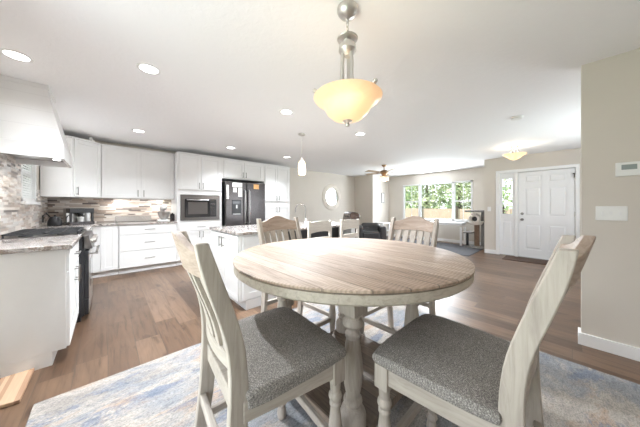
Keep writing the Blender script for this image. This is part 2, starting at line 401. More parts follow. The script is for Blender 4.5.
wall('wall_right', [(XS, XS + .12, YR, -.07, 0, H)])
wall('wall_rear', [(XL - .12, 4.2, YR - .12, YR, 0, H), (4.2, 6.2, YR - .12, YR, 0, .7), (4.2, 6.2, YR - .12, YR, 2.1, H), (6.2, XE + .14, YR - .12, YR, 0, H)])
# baseboards
def bb(name, pts):
    m = MB()
    for b in pts: m.box(*b)
    return struct(m.build(name, M['trim'], None, 0.004))
bb('baseboard_back', [(3.82, 7.45, YB - .015, YB, 0, .10), (7.435, 7.45, 5.085, YB - .015, 0, .10), (7.435, XW, 5.085, 5.1, 0, .10)])
bb('baseboard_front', [(XW - .015, XW, 1.52, 5.085, 0, .10)])
bb('baseboard_entry', [(XE - .015, XE, 1.275, 1.52, 0, .10), (XE - .015, XE, YR, -.14, 0, .10), (XE - .015, XW - .015, 1.5, 1.515, 0, .10)])
bb('baseboard_right', [(XS - .018, XS, YR, -.052, 0, .10), (XS, XS + .12, -.07, -.052, 0, .10), (XS - .018, XS, -.052, -.05, 0, .07)])

# ------------------------------------------------------------------ windows
def pane(name, b, par): return box1(name, M['glass'], b, par)
def window_x(name, x, y0, y1, z0, z1, cols, depth=0.14, out=1):
    """window in a wall x = const; cols: list of (ya, yb, double_hung, n_v, n_h)"""
    fr = MB()
    t = .05
    xa, xb = (x - .015, x + .09) if out > 0 else (x - .09, x + .015)
    fr.box(xa, xb, y0, y1, z1 - t, z1).box(xa, xb, y0, y1, z0, z0 + t).box(xa, xb, y0, y0 + t, z0, z1).box(xa, xb, y1 - t, y1, z0, z1)
    for c in cols[1:]: fr.box(xa, xb, c[0] - .045, c[0] + .045, z0, z1)
    root = struct(fr.build(name, M['trim'], None, 0.003))
    sl = MB().box(x - .05 if out > 0 else x, x + .02 if out > 0 else x + .05, y0 - .03, y1 + .03, z0 - .03, z0 + .005); sl.build('window_sill', M['trim'], root, .003)
    xm = x + .05 * out
    for ya, yb, dh, nv, nh in cols:
        a, b = ya + .045, yb - .045
        mt = MB(); zs = [(z0 + t, (z0 + z1) / 2), ((z0 + z1) / 2, z1 - t)] if dh else [(z0 + t, z1 - t)]
        if dh: mt.box(xm - .025, xm + .025, a, b, (z0 + z1) / 2 - .025, (z0 + z1) / 2 + .025)
        for za, zb in zs:
            for i in range(1, nv): yy = a + (b - a) * i / nv; mt.box(xm - .008, xm + .008, yy - .009, yy + .009, za, zb)
            for i in range(1, nh): zz = za + (zb - za) * i / nh; mt.box(xm - .008, xm + .008, a, b, zz - .009, zz + .009)
        if nv + nh > 2 or dh: mt.build('sash', M['trim'], root)
        pane('pane', (xm - .003, xm + .003, a, b, z0 + t, z1 - t), root)
    return root
window_x('window_1', XW, 2.10, 4.46, .74, 2.06, [(2.10, 2.66, True, 2, 1), (2.66, 3.80, False, 1, 1), (3.80, 4.46, True, 2, 1)])
w2 = window_x('window_2', XL, 4.35, 5.12, 1.26, 2.02, [(4.35, 5.12, True, 1, 1)], out=-1)
bl = MB()
for i in range(23):
    z = 1.30 + i * .031; bl.box(XL - .036, XL - .002, 4.39, 5.08, z, z + .002, rot=Matrix.Rotation(1.15, 3, 'Y'))
bl.build('blind', M['trim'], w2)
window_x('added_patio_window', XL, -.25, 2.05, 0.0, 2.12, [(-.25, .9, False, 1, 1), (.9, 2.05, False, 1, 1)], out=-1)  # unseen glazed patio opening, added so the left fill has a source
fr = MB().box(4.2, 6.2, YR - .09, YR + .015, 2.05, 2.1).box(4.2, 6.2, YR - .09, YR + .015, .7, .75).box(4.2, 4.25, YR - .09, YR + .015, .7, 2.1).box(6.15, 6.2, YR - .09, YR + .015, .7, 2.1).box(5.17, 5.23, YR - .09, YR + .015, .7, 2.1)
w6 = struct(fr.build('added_hall_window', M['trim'], None, .003)); pane('pane', (4.25, 6.15, YR - .053, YR - .047, .75, 2.05), w6)  # unseen hall window, added so the entry fill has a source
# ------------------------------------------------------------------ front door, sidelight and casing
cs = MB().box(XE - .02, XE + .06, 1.20, 1.275, 0, 2.04).box(XE - .02, XE + .06, -.145, -.085, 0, 2.04).box(XE + .056, XE + .08, -.12, 1.27, 2.0, 2.1).box(XE + .056, XE + .08, -.12, -.06, 0, 2.0).box(XE + .056, XE + .08, .82, .93, 0, 2.0).box(XE - .02, XE + .06, -.145, 1.275, 2.04, 2.11)
cs.box(XE - .01, XE + .055, .845, .905, 0, 2.04)
struct(cs.build('trim_1', M['trim'], None, .004))
def panel_door(name, par, y0, y1, z0, z1, panels, x=XE + .015, th=.04):
    """slab in plane x with raised panels facing -x"""
    m = MB(); m.box(x + .012, x + th, y0, y1, z0, z1)
    ys = sorted({y0, y1} | {a for p in panels for a in p[:2]}); zs = sorted({z0, z1} | {a for p in panels for a in p[2:]})
    for a, b in zip(ys, ys[1:]):
        for c, d in zip(zs, zs[1:]):
            cy, cz = (a + b) / 2, (c + d) / 2
            if any(p[0] < cy < p[1] and p[2] < cz < p[3] for p in panels): continue
            m.box(x, x + .014, a, b, c, d)
    for p in panels:
        g = .028
        m.hexa([(x + .012, p[0] + g, p[2] + g), (x + .012, p[1] - g, p[2] + g), (x + .012, p[1] - g, p[3] - g), (x + .012, p[0] + g, p[3] - g)],
               [(x + .002, p[0] + g + .02, p[2] + g + .02), (x + .002, p[1] - g - .02, p[2] + g + .02), (x + .002, p[1] - g - .02, p[3] - g - .02), (x + .002, p[0] + g + .02, p[3] - g - .02)])
    return m.build(name, M['door'], par, smooth=False)
Yd0, Yd1 = -.08, .84
pw = [(-.08 + .11, -.08 + .41), (.84 - .41, .84 - .11)]
pan = [(a, b, c, d) for a, b in pw for c, d in ((.20, .80), (.98, 1.66), (1.76, 1.95))]
d1 = struct(panel_door('door_1', None, Yd0, Yd1, .012, 2.03, pan))
kb = MB().lathe([(.032, 0), (.032, .008), (.012, .012), (.012, .035), (.026, .042), (.03, .055), (.024, .068), (0, .072)], XE + .015, .77, 16, .90, tilt=Matrix.Rotation(-PI / 2, 3, 'Y')); kb.build('door_knob', M['faucet'], d1)
kb = MB().lathe([(.03, 0), (.03, .012), (.022, .02), (0, .021)], XE + .015, .77, 16, 1.04, tilt=Matrix.Rotation(-PI / 2, 3, 'Y')); kb.build('deadbolt', M['faucet'], d1)
for z in (.25, 1.05, 1.85): MB().box(XE + .004, XE + .016, -.092, -.066, z - .05, z + .05).build('hinge', M['nickel'], d1)
MB().box(XE - .03, XE + .016, -.07, -.05, 1.90, 1.92).box(XE - .04, XE - .02, -.075, -.06, 1.82, 1.92).build('door_guard', M['darksteel'], d1, .002)
sd = struct(panel_door('door_2', None, .905, 1.20, .012, 2.04, [(.96, 1.145, .18, .86)])); 
# sidelight glass opening is cut by rebuilding upper part below
bpy.data.objects.remove(sd)
m = MB(); x = XE + .015
m.box(x, x + .04, .905, .955, .012, 2.04).box(x, x + .04, 1.15, 1.20, .012, 2.04).box(x, x + .04, .955, 1.15, 1.90, 2.04).box(x, x + .04, .955, 1.15, .86, 1.03).box(x, x + .04, .955, 1.15, .012, .18).box(x + .012, x + .04, .955, 1.15, .18, .86)
m.hexa([(x + .012, .975, .20), (x + .012, 1.13, .20), (x + .012, 1.13, .84), (x + .012, .975, .84)], [(x + .002, .995, .22), (x + .002, 1.11, .22), (x + .002, 1.11, .82), (x + .002, .995, .82)])
m.box(x - .012, x + .002, .945, 1.16, .98, 1.03)
sl = struct(m.build('window_4', M['door'], None, smooth=False))
pane('pane', (x + .018, x + .024, .955, 1.15, 1.03, 1.90), sl)
ld = MB()
for yy in (.985, 1.06, 1.09, 1.12): ld.box(x + .014, x + .018, yy - .004, yy + .004, 1.03, 1.90)
for k in range(8): z = 1.08 + k * .105; ld.box(x + .014, x + .018, 1.06, 1.15, z - .004, z + .004)
ld.build('lead_strip', M['darksteel'], sl)
tag(box1('doormat', M['mat'], (6.66, 7.20, .05, 1.05, .001, .014)), 'dark brown doormat on the floor before the white front door', 'doormat')

# ------------------------------------------------------------------ outside
struct(box1('ground', M['lawn'], (-60, 80, -60, 80, -.5, -.35)))
fm = thing('fence', 'tan board fence with dark posts seen through the living room window', 'fence', (19, 6, -.35))
b = MB(); 
for i in range(110): b.box(0, .02, -16 + i * .29, -16 + i * .29 + .28, 0, 1.42)
b.build('boards', M['fence'], fm)
for i in range(13): MB().box(-.10, 0, -16 + i * 2.6, -16 + i * 2.6 + .14, 0, 1.62).build('post', M['fencepost'], fm)
def tree(loc, h, r, mat, label, seed):
    rnd = random.Random(seed)
    t = thing('tree', label, 'tree', loc, 0, 'trees beyond the fence')
    MB().tube([(0, 0, 0), (.1, .05, h * .3), (0, .1, h * .75)], [.2, .15, .06], 8).build('trunk', M['bark'], t)
    m = MB()
    cl = [(rnd.uniform(-.6, .6) * r, rnd.uniform(-.6, .6) * r, rnd.uniform(1.3, h - .6), rnd.uniform(.35, .55) * r) for _ in range(20)]
    for cx, cy, cz, cr in cl:
        for _ in range(90):
            d = Vector((rnd.gauss(0, 1), rnd.gauss(0, 1), rnd.gauss(0, 1))).normalized() * cr * rnd.uniform(.6, 1.05)
            p = Vector((cx, cy, cz)) + d; s = rnd.uniform(.10, .24)
            a = Vector((rnd.gauss(0, 1), rnd.gauss(0, 1), rnd.gauss(0, 1))).normalized(); c = a.orthogonal().normalized()
            vs = [m.bm.verts.new(p + a * s), m.bm.verts.new(p + c * s * .5), m.bm.verts.new(p - a * s), m.bm.verts.new(p - c * s * .5)]
            m.bm.faces.new(vs)
    m.build('crown', mat, t, smooth=False)
T = [((22, 6.3, -.35), 6.8, 2.5, 'leafb', 'olive leafed tree seen through the window pane above the cat tree'),
     ((21, 8.6, -.35), 5.6, 2.2, 'leafb', 'pale leafed tree before the others in the window\'s tall middle pane'),
     ((23, 11.6, -.35), 7.0, 2.8, 'leafa', 'green tree seen through the window pane farthest from the front door'),
     ((28, 8.6, -.35), 8.0, 3.0, 'leafa', 'tall distant tree rising behind the pale one in the middle pane'),
     ((29, 14.5, -.35), 8.0, 3.2, 'leafa', 'distant green tree glimpsed at the window edge by the bright wall')]
for i, (l, h, r, mt, lb) in enumerate(T): tree(l, h, r, M[mt], lb, 10 + i)
sh = thing('shrub', 'leafy green shrub outside the front door sidelight', 'shrub', (10.6, 1.6, -.35))
rnd = random.Random(3); m = MB()
for _ in range(900):
    p = Vector((rnd.uniform(-.7, .7), rnd.uniform(-.9, .9), rnd.uniform(.2, 2.6))); s = rnd.uniform(.05, .11)
    a = Vector((rnd.gauss(0, 1), rnd.gauss(0, 1), rnd.gauss(0, 1))).normalized(); c = a.orthogonal().normalized()
    m.bm.faces.new([m.bm.verts.new(p + a * s), m.bm.verts.new(p + c * s * .5), m.bm.verts.new(p - a * s), m.bm.verts.new(p - c * s * .5)])
m.build('leaves', M['leafa'], sh, smooth=False); MB().tube([(0, 0, 0), (0, .05, 1.6)], .05).build('stem', M['bark'], sh)

# ------------------------------------------------------------------ cabinet kit
def pull(par, x, y, z, vertical=True, L=.13, mat=None):
    m = MB(); h = L / 2
    if vertical:
        m.tube([(x, y - .03, z - h), (x, y - .03, z + h)], .006, 8)
        for s in (-1, 1): m.tube([(x, y, z + s * h * .75), (x, y - .03, z + s * h * .75)], .005, 8)
    else:
        m.tube([(x - h, y - .03, z), (x + h, y - .03, z)], .006, 8)
        for s in (-1, 1): m.tube([(x + s * h * .75, y, z), (x + s * h * .75, y - .03, z)], .005, 8)
    return m.build('handle', mat or M['faucet'], par)
def shaker(par, name, x0, x1, z0, z1, y=0.0, fr=.058, th=.02, mat=None):
    g = .0025; x0 += g; x1 -= g; z0 += g; z1 -= g
    m = MB()
    m.box(x0, x0 + fr, y - th, y, z0, z1).box(x1 - fr, x1, y - th, y, z0, z1)
    m.box(x0 + fr, x1 - fr, y - th, y, z1 - fr, z1).box(x0 + fr, x1 - fr, y - th, y, z0, z0 + fr)
    m.box(x0 + fr - .004, x1 - fr + .004, y - th + .009, y, z0 + fr - .004, z1 - fr + .004)
    return m.build(name, mat or M['white'], par, .0015, smooth=False, segs=1)
def slab(par, name, x0, x1, z0, z1, y=0.0, th=.02):
    g = .0025
    return MB().box(x0 + g, x1 - g, y - th, y, z0 + g, z1 - g).build(name, M['white'], par, .002, smooth=False, segs=1)
def cabinet(name, label, cat, loc, rz, w, d, z0, z1, toe=False, crown=False):
    t = thing(name, label, cat, loc, rz)
    m = MB().box(0, w, 0, d, z0 + (.1 if toe else 0), z1)
    m.build('carcass', M['white'], t, .0015, smooth=False, segs=1)
    if toe: MB().box(0, w, .07, d, .0, .1).build('toe_kick', M['white'], t, smooth=False)
    if crown: MB().box(-.0, w, -.025, d, z1, z1 + .025).box(0, w, -.04, d, z1 + .025, z1 + .04).build('crown_moulding', M['white'], t, smooth=False)
    return t
G = 'white shaker kitchen cabinets'
ZC = .875
# left run, facing +x
XF = -.215; DL = XF - XL - .015
c = cabinet('base_cabinet', 'white base cabinet with plain end panel, before the gas range', 'cabinet', (XF - .025, 2.66, 0), PI / 2, .76, DL - .025, 0, ZC, True)
c['group'] = G
d = slab(c, 'drawer', .0, .76, .70, ZC - .005); pull(d, .38, -.02, .785, False, .16)
d = shaker(c, 'door', 0, .38, .11, .695); pull(d, .335, -.02, .60)
d = shaker(c, 'door', .38, .76, .11, .695); pull(d, .425, -.02, .60)
c = cabinet('base_cabinet', 'white base cabinet in the corner beyond the black gas range', 'cabinet', (XF, 4.205, 0), PI / 2, 1.16, DL, 0, ZC, True); c['group'] = G
d = slab(c, 'drawer', 0, .6, .70, ZC - .005); pull(d, .3, -.02, .785, False)
d = shaker(c, 'door', 0, .6, .11, .695); pull(d, .06, -.02, .60)
slab(c, 'filler_panel', .6, 1.16, .11, ZC - .005)
# back run, facing -y
YF = 5.38; DB = YB - YF - .014
c = cabinet('base_cabinet', 'narrow one-door white base cabinet beside the wide drawer unit', 'cabinet', (XF + .02, YF, 0), 0, .33, DB, 0, ZC, True); c['group'] = G
shaker(c, 'door', .10, .31, .11, ZC - .005)
c = cabinet('drawer_cabinet', 'white base cabinet with three wide drawers under the stand mixer', 'cabinet', (.14, YF, 0), 0, .885, DB, 0, ZC, True); c['group'] = G
for za, zb in ((.70, ZC - .005), (.405, .695), (.11, .40)):
    d = slab(c, 'drawer', .01, .875, za, zb); pull(d, .44, -.02, (za + zb) / 2, False, .16)
ZT = 2.30
c = cabinet('tall_cabinet', 'tall white cabinet surrounding the built-in microwave', 'cabinet', (1.03, YF, 0), 0, .88, DB, 0, 0.10, False); c['group'] = G
for o in kids(c): bpy.data.objects.remove(o)
MB().box(0, .88, 0, DB, .1, .915).box(0, .88, 0, DB, 1.46, ZT).box(0, .055, 0, DB, .915, 1.46).box(.825, .88, 0, DB, .915, 1.46).box(.055, .825, .45, DB, .915, 1.46).build('carcass', M['white'], c, smooth=False)
MB().box(0, .88, .07, DB, 0, .1).build('toe_kick', M['white'], c, smooth=False)
MB().box(0, .88, -.025, DB, ZT, ZT + .025).build('crown_moulding', M['white'], c, smooth=False)
for i in (0, 1):
    d = shaker(c, 'door', .03 + .41 * i, .03 + .41 * (i + 1), 1.56, ZT - .02); pull(d, .405 if i == 0 else .475, -.02, 1.65)
    d = shaker(c, 'door', .03 + .41 * i, .03 + .41 * (i + 1), .11, .70); pull(d, .405 if i == 0 else .475, -.02, .62)
d = slab(c, 'drawer', .03, .85, .705, .855); pull(d, .44, -.02, .78, False, .16)
c = cabinet('fridge_cabinet', 'white two-door cabinet above the fridge', 'cabinet', (1.91, YF, 0), 0, 1.06, DB, 1.86, ZT, False, False); c['group'] = G
MB().box(0, 1.06, -.025, DB, ZT, ZT + .025).build('crown_moulding', M['white'], c, smooth=False)
for i in (0, 1):
    d = shaker(c, 'door', .04 + .49 * i, .04 + .49 * (i + 1), 1.88, ZT - .02); pull(d, .49 if i == 0 else .57, -.02, 1.97)
c = cabinet('pantry_cabinet', 'tall four-door white pantry cabinet right of the fridge', 'cabinet', (2.97, YF, 0), 0, .82, DB, 0, ZT, True); c['group'] = G
MB().box(0, .82, -.025, DB, ZT, ZT + .025).build('crown_moulding', M['white'], c, smooth=False)
for i in (0, 1):
    d = shaker(c, 'door', .03 + .38 * i, .03 + .38 * (i + 1), 1.345, ZT - .02); pull(d, .37 if i == 0 else .45, -.02, 1.44)
    d = shaker(c, 'door', .03 + .38 * i, .03 + .38 * (i + 1), .11, 1.235); pull(d, .37 if i == 0 else .45, -.02, 1.13)
# uppers
c = cabinet('wall_cabinet', 'white two-door wall cabinet over the counter left of the microwave', 'cabinet', (-.09, 5.66, 0), 0, 1.118, .306, 1.36, ZT); c['group'] = G
MB().box(0, 1.118, -.02, .32, ZT, ZT + .025).build('crown_moulding', M['white'], c, smooth=False)
for i in (0, 1):
    d = shaker(c, 'door', .005 + .554 * i, .005 + .554 * (i + 1), 1.365, ZT - .005); pull(d, .515 if i == 0 else .605, -.02, 1.46)
for xx in (.28, .84):
    MB().box(xx - .12, xx + .12, .10, .15, 1.345, 1.36).build('under_cabinet_light', M['trim'], c)
    light('under_cabinet_lamp', 'AREA', (-.09 + xx, 5.66 + .125, 1.343), 1.6, (1, .96, .9), .22, .03, aim=(0, 0.25, -1))
c = thing('corner_cabinet', 'white diagonal corner wall cabinet beside the range hood', 'cabinet', (0, 0, 0)); c['group'] = G
P0, P1 = Vector((-.43, 5.37)), Vector((-.095, 5.655))
MB().prism([(XL + .014, YB - .014), (XL + .014, P0.y), tuple(P0), tuple(P1), (P1.x, YB - .014)], 1.36, ZT, 'z').build('carcass', M['white'], c, smooth=False)
MB().prism([(XL + .014, YB - .014), (XL + .014, P0.y - .02), (P0.x + .008, P0.y - .02), (P1.x, P1.y - .025), (P1.x, YB - .014)], ZT, ZT + .025, 'z').build('crown_moulding', M['white'], c, smooth=False)
ang = math.atan2(P1.y - P0.y, P1.x - P0.x); L = (P1 - P0).length
d = shaker(c, 'door', .03, L - .01, 1.365, ZT - .005); d.location = (P0.x, P0.y, 0); d.rotation_euler = (0, 0, ang)
pull(d, .06, -.02, 1.46)
dv = MB().box(-.05, .05, -.03, .03, 0, .03).lathe([(.028, .03), (.03, .05), (.024, .075), (0, .08)], 0, 0, 16).build('small_camera', M['plastic'], None, .003)
dv.location = (-.22, 5.62, ZT + .025); tag(dv, 'small white device on top of the corner wall cabinet', 'device')

# backsplash
o = struct(box1('trim_2', M['mosx'], (XL + .012, 1.03, YB - .012, YB, .91, 1.36)))
o = struct(MB().box(XL, XL + .012, 2.66, 4.35, .91, 1.75).box(XL, XL + .012, 4.35, 5.12, .91, 1.26).box(XL, XL + .012, 5.12, YB, .91, 1.45).build('trim_3', M['mosy'], None, smooth=False))
# worktops
o = MB().box(XL + .012, XF + .01, 2.63, 3.42, ZC, .91).build('worktop', M['granite'], None, .004); tag(o, 'veined granite worktop on the near cabinet before the range', 'worktop')
o = MB().prism([(XL + .012, 4.205), (XF + .03, 4.205), (XF + .03, YF - .03), (1.03, YF - .03), (1.03, YB - .012), (XL + .012, YB - .012)], ZC, .91, 'z').build('worktop', M['granite'], None, .004); tag(o, 'L-shaped granite worktop in the kitchen corner under the wall cabinets', 'worktop')

# ------------------------------------------------------------------ range
r = thing('gas_range', 'black and steel gas range with iron grates under the white hood', 'range', (-.15, 3.43, 0), PI / 2)
w, dp = .76, -.15 - XL - .014
MB().box(0, w, .03, dp, .06, .895).build('body', M['black'], r, .004)
MB().box(.03, w - .03, .06, dp - .05, 0, .06).build('plinth', M['black'], r)
od = MB().box(.01, w - .01, .0, .03, .24, .74).build('oven_door', M['black'], r, .004)
MB().box(.015, w - .015, -.005, .001, .245, .735).build('door_skin', M['steel'], od, .002)
MB().box(.12, w - .12, -.008, -.004, .34, .62).build('window', M['blackglass'], od)
MB().tube([(.06, -.06, .70), (w - .06, -.06, .70)], .012, 10).tube([(.08, 0, .70), (.08, -.06, .70)], .009).tube([(w - .08, 0, .70), (w - .08, -.06, .70)], .009).build('handle', M['steel'], od)
dw = MB().box(.01, w - .01, .0, .03, .07, .23).build('storage_drawer', M['black'], r, .004)
MB().box(.015, w - .015, -.004, .001, .075, .225).build('drawer_skin', M['steel'], dw, .002)
cp = MB().hexa([(0, -.03, .76), (w, -.03, .76), (w, .05, .76), (0, .05, .76)], [(0, .0, .90), (w, .0, .90), (w, .05, .90), (0, .05, .90)]).build('control_panel', M['midsteel'], r, .005)
for i in range(5):
    x = .09 + i * .145
    MB().lathe([(.026, 0), (.026, .01), (.021, .014), (.019, .04), (0, .042)], x, -.016, 14, .83, tilt=Matrix.Rotation(PI / 2 - .2, 3, 'X')).build('knob', M['steel'], cp)
MB().box(0, w, .05, dp, .895, .915).build('cooktop', M['midsteel'], r, .004)
for i in range(3):
    x0 = .02 + i * .243; x1 = x0 + .234; g = MB()
    for yy in (.08, .30, dp - .05): g.box(x0, x1, yy - .006, yy + .006, .935, .95)
    for xx in (x0 + .006, (x0 + x1) / 2, x1 - .006): g.box(xx - .006, xx + .006, .074, dp - .044, .935, .95)
    for xx in (x0 + .006, x1 - .006):
        for yy in (.08, dp - .05): g.box(xx - .006, xx + .006, yy - .006, yy + .006, .915, .94)
    for yy in (.19, dp - .16): g.box(x0, x1, yy - .005, yy + .005, .937, .95)
    g.build('grate', M['castiron'], r)
    for yy in (.19, dp - .16): MB().lathe([(.045, .915), (.045, .925), (.03, .927), (.03, .934), (0, .935)], (x0 + x1) / 2, yy, 14).build('burner', M['castiron'], r)
# ------------------------------------------------------------------ hood
h = thing('range_hood', 'white shiplap range hood tapering up to the ceiling', 'range hood', (0, 0, 0))
hx, hy0, hy1, hz = -.325, 3.41, 4.17, 1.68
b = MB().box(XL, hx - .02, hy0, hy0 + .02, hz, hz + .13).box(XL, hx - .02, hy1 - .02, hy1, hz, hz + .13).box(hx - .02, hx, hy0, hy1, hz, hz + .13)
b.build('lower_band', M['white'], h, smooth=False)
MB().hexa([(XL, hy0, hz + .13), (hx, hy0, hz + .13), (hx, hy1, hz + .13), (XL, hy1, hz + .13)], [(XL, 3.62, H - .002), (-.465, 3.62, H - .002), (-.465, 4.02, H - .002), (XL, 4.02, H - .002)]).build('canopy', M['shiplap'], h, smooth=False)
MB().box(XL, -.445, 3.60, 4.04, H - .045, H - .002).build('crown_moulding', M['white'], h, smooth=False)
MB().box(XL + .01, hx - .025, hy0 + .025, hy1 - .025, hz + .06, hz + .075).build('filter_liner', M['steel'], h, smooth=False)
for yy in (hy0 + .2, hy1 - .2):
    MB().lathe([(.03, hz + .055), (.03, hz + .061)], -.43, yy, 16).build('light', M['can'], h)
    light('hood_lamp', 'SPOT', (-.43, yy, hz + .05), 4, (1, .93, .84), aim=(0, 0, -1), spot_size=2.2, shadow_soft_size=.03)

# ------------------------------------------------------------------ microwave and fridge
mw = thing('microwave', 'built-in black steel microwave in its trim frame', 'microwave', (1.09, YF, .92))
W_, H_ = .765, .535
MB().box(0, W_, -.02, .0, 0, .06).box(0, W_, -.02, 0, H_ - .08, H_).box(0, .07, -.02, 0, .06, H_ - .08).box(W_ - .07, W_, -.02, 0, .06, H_ - .08).box(.0, W_, 0, .40, .0, H_).build('trim_kit', M['midsteel'], mw, .003)
md = MB().box(.075, W_ - .21, -.03, -.001, .065, H_ - .085).build('door', M['blackglass'], mw, .003)
MB().box(.13, W_ - .26, -.032, -.029, .13, H_ - .15).build('window', plain('smoked_glass', (.11, .10, .095), .1), md)
MB().tube([(.10, -.055, H_ - .105), (W_ - .24, -.055, H_ - .105)], .008).build('handle', M['steel'], md)
MB().box(W_ - .208, W_ - .075, -.028, -.001, .065, H_ - .085).build('control_panel', M['black'], mw, .003)
kp = MB()
for i in range(4):
    for j in range(3): kp.box(W_ - .19 + j * .033, W_ - .165 + j * .033, -.0295, -.0275, .11 + i * .045, .135 + i * .045)
kp.box(W_ - .19, W_ - .095, -.0295, -.0275, .32, .36)
kp.build('keypad', M['darksteel'], mw)
fg = thing('fridge', 'black stainless french-door fridge with a water dispenser', 'fridge', (1.945, 5.24, 0))
fw = .99
MB().box(.005, fw - .005, .06, .70, .02, 1.78).build('body', M['black'], fg, .005)
for i in (0, 1):
    x0, x1 = (0, fw / 2 - .003) if i == 0 else (fw / 2 + .003, fw)
    d = MB().box(x0, x1, 0, .055, .72, 1.79).build('door', M['darksteel'], fg, .012, segs=3)
    xh = fw / 2 - .05 if i == 0 else fw / 2 + .05
    MB().tube([(xh, 0, .80), (xh, -.05, .83), (xh, -.062, 1.2), (xh, -.05, 1.58), (xh, 0, 1.61)], .013).build('handle', M['steel'], d)
    if i == 0:
        MB().box(.14, .36, -.004, .0, 1.02, 1.36).build('dispenser_frame', M['black'], d, .004)
        MB().box(.16, .34, -.006, -.003, 1.27, 1.34).build('dispenser_panel', M['blackglass'], d)
        MB().box(.16, .34, -.02, -.003, 1.03, 1.045).box(.235, .265, -.015, -.004, 1.17, 1.25).build('dispenser_tray', M['steel'], d)
d = MB().box(0, fw, 0, .055, .04, .71).build('freezer_drawer', M['darksteel'], fg, .012, segs=3)
MB().tube([(.1, 0, .62), (.12, -.055, .62), (fw - .12, -.055, .62), (fw - .1, 0, .62)], .013).build('handle', M['steel'], d)
PP = [(1.965, 2.015, 1.38, 1.70, 'paper', 'tall narrow white paper stuck on the fridge door edge'),
      (2.095, 2.33, 1.66, 1.765, 'paper', 'wide white paper at the top of the fridge\'s left door'),
      (2.115, 2.20, 1.54, 1.645, 'paper', 'small white note below the wide paper on the fridge door'),
      (2.235, 2.33, 1.44, 1.65, 'paper', 'upright white sheet beside the small note on the fridge door'),
      (2.62, 2.76, 1.64, 1.755, 'paperorange', 'orange and white card on the fridge\'s right door')]
for x0, x1, z0, z1, mt, lb in PP:
    m = MB().box(x0, x1, 5.2375, 5.2393, z0, z1)
    tag(m.build('paper_note', M[mt], None, smooth=False), lb, 'paper', 'papers on the fridge')

# ------------------------------------------------------------------ counter things
e = thing('espresso_machine', 'silver and black espresso machine in the counter corner', 'coffee machine', (-.36, 5.62, .91), .35)
MB().box(-.15, .15, .02, .14, 0, .27).build('body', M['steel'], e, .008)
MB().box(-.15, .15, -.14, .02, .19, .27).build('head', M['black'], e, .008)
MB().box(-.15, .15, -.15, .02, 0, .045).build('drip_tray', M['darksteel'], e, .005)
for s in (-1, 1): MB().box(s * .13 - .012, s * .13 + .012, -.13, -.10, .045, .19).build('pillar', M['black'], e)
MB().lathe([(.035, .13), (.035, .165), (.04, .17), (.04, .19)], 0, -.06, 16).tube([(0, -.095, .15), (0, -.2, .14)], .012).build('portafilter', M['black'], e)
MB().lathe([(.03, .046), (.042, .12), (.04, .12), (.028, .05)], 0, -.06, 16).build('cup', M['plastic'], e)
k = thing('kettle', 'black gooseneck kettle beside the espresso machine', 'kettle', (-.60, 5.36, .91), .3)
MB().lathe([(.075, 0), (.08, .01), (.075, .08), (.055, .13), (.05, .14), (.012, .145), (.012, .165), (0, .17)], 0, 0, 20).build('body', M['black'], k)
MB().tube([(.07, 0, .03), (.12, 0, .05), (.12, 0, .12), (.145, 0, .16), (.175, 0, .165)], .008).build('spout', M['black'], k)
MB().tube([(-.05, 0, .14), (-.09, 0, .2), (-.12, 0, .16), (-.12, 0, .06)], .01).build('handle', M['black'], k)
x = thing('stand_mixer', 'white stand mixer with a steel bowl on the back counter', 'mixer', (.83, 5.62, .91), .0)
MB().box(-.09, .09, -.16, .14, 0, .035).build('base', M['plastic'], x, .015, segs=3)
MB().hexa([(-.05, .05, .03), (.05, .05, .03), (.05, .14, .03), (-.05, .14, .03)], [(-.045, .06, .24), (.045, .06, .24), (.045, .13, .24), (-.045, .13, .24)]).build('column', M['plastic'], x, .015, segs=3)
MB().ball((0, -.01, .275), .085, (.72, 2.0, .72), 3).build('motor_head', M['plastic'], x)
MB().lathe([(.045, .036), (.05, .05), (.085, .09), (.105, .16), (.108, .20), (.103, .20), (.098, .15), (.07, .08), (0, .06)], 0, -.06, 24).build('bowl', M['steel'], x)
MB().tube([(0, -.09, .22), (0, -.09, .10)], .012).build('beater', M['steel'], x)
o = MB().lathe([(.036, 0), (.04, .01), (.04, .12), (.034, .125), (.038, .13), (.038, .145), (.015, .15), (.015, .165), (0, .17)], 0.975, 5.54, 20, .91).build('canister', M['darksteel'], None); tag(o, 'small dark lidded canister right of the stand mixer', 'canister')
def slabstone():
    n = NT('striped_stone', .25); f = n.noise(n.mapped((1, 1, 1), rot=(0, .7, 0)), 14, 3, .5, .5)
    w_ = n.n('ShaderNodeTexWave'); n.l(n.mapped((1, 1, 1), rot=(0, .7, 0)), w_.inputs['Vector']); w_.inputs['Scale'].default_value = 9; w_.inputs['Distortion'].default_value = 4
    n.color(n.ramp(w_.outputs['Fac'], [(.35, srgb(58, 54, 52)), (.6, srgb(120, 112, 108)), (.85, srgb(200, 195, 190))])); return n.m
o = MB().box(.10, .66, -.010, .010, 0, .115).build('serving_board', slabstone(), None, .004); o.location = (0, 5.90, .912); o.rotation_euler = (-.25, 0, 0)
tag(o, 'long striped stone board leaning on the backsplash', 'board')

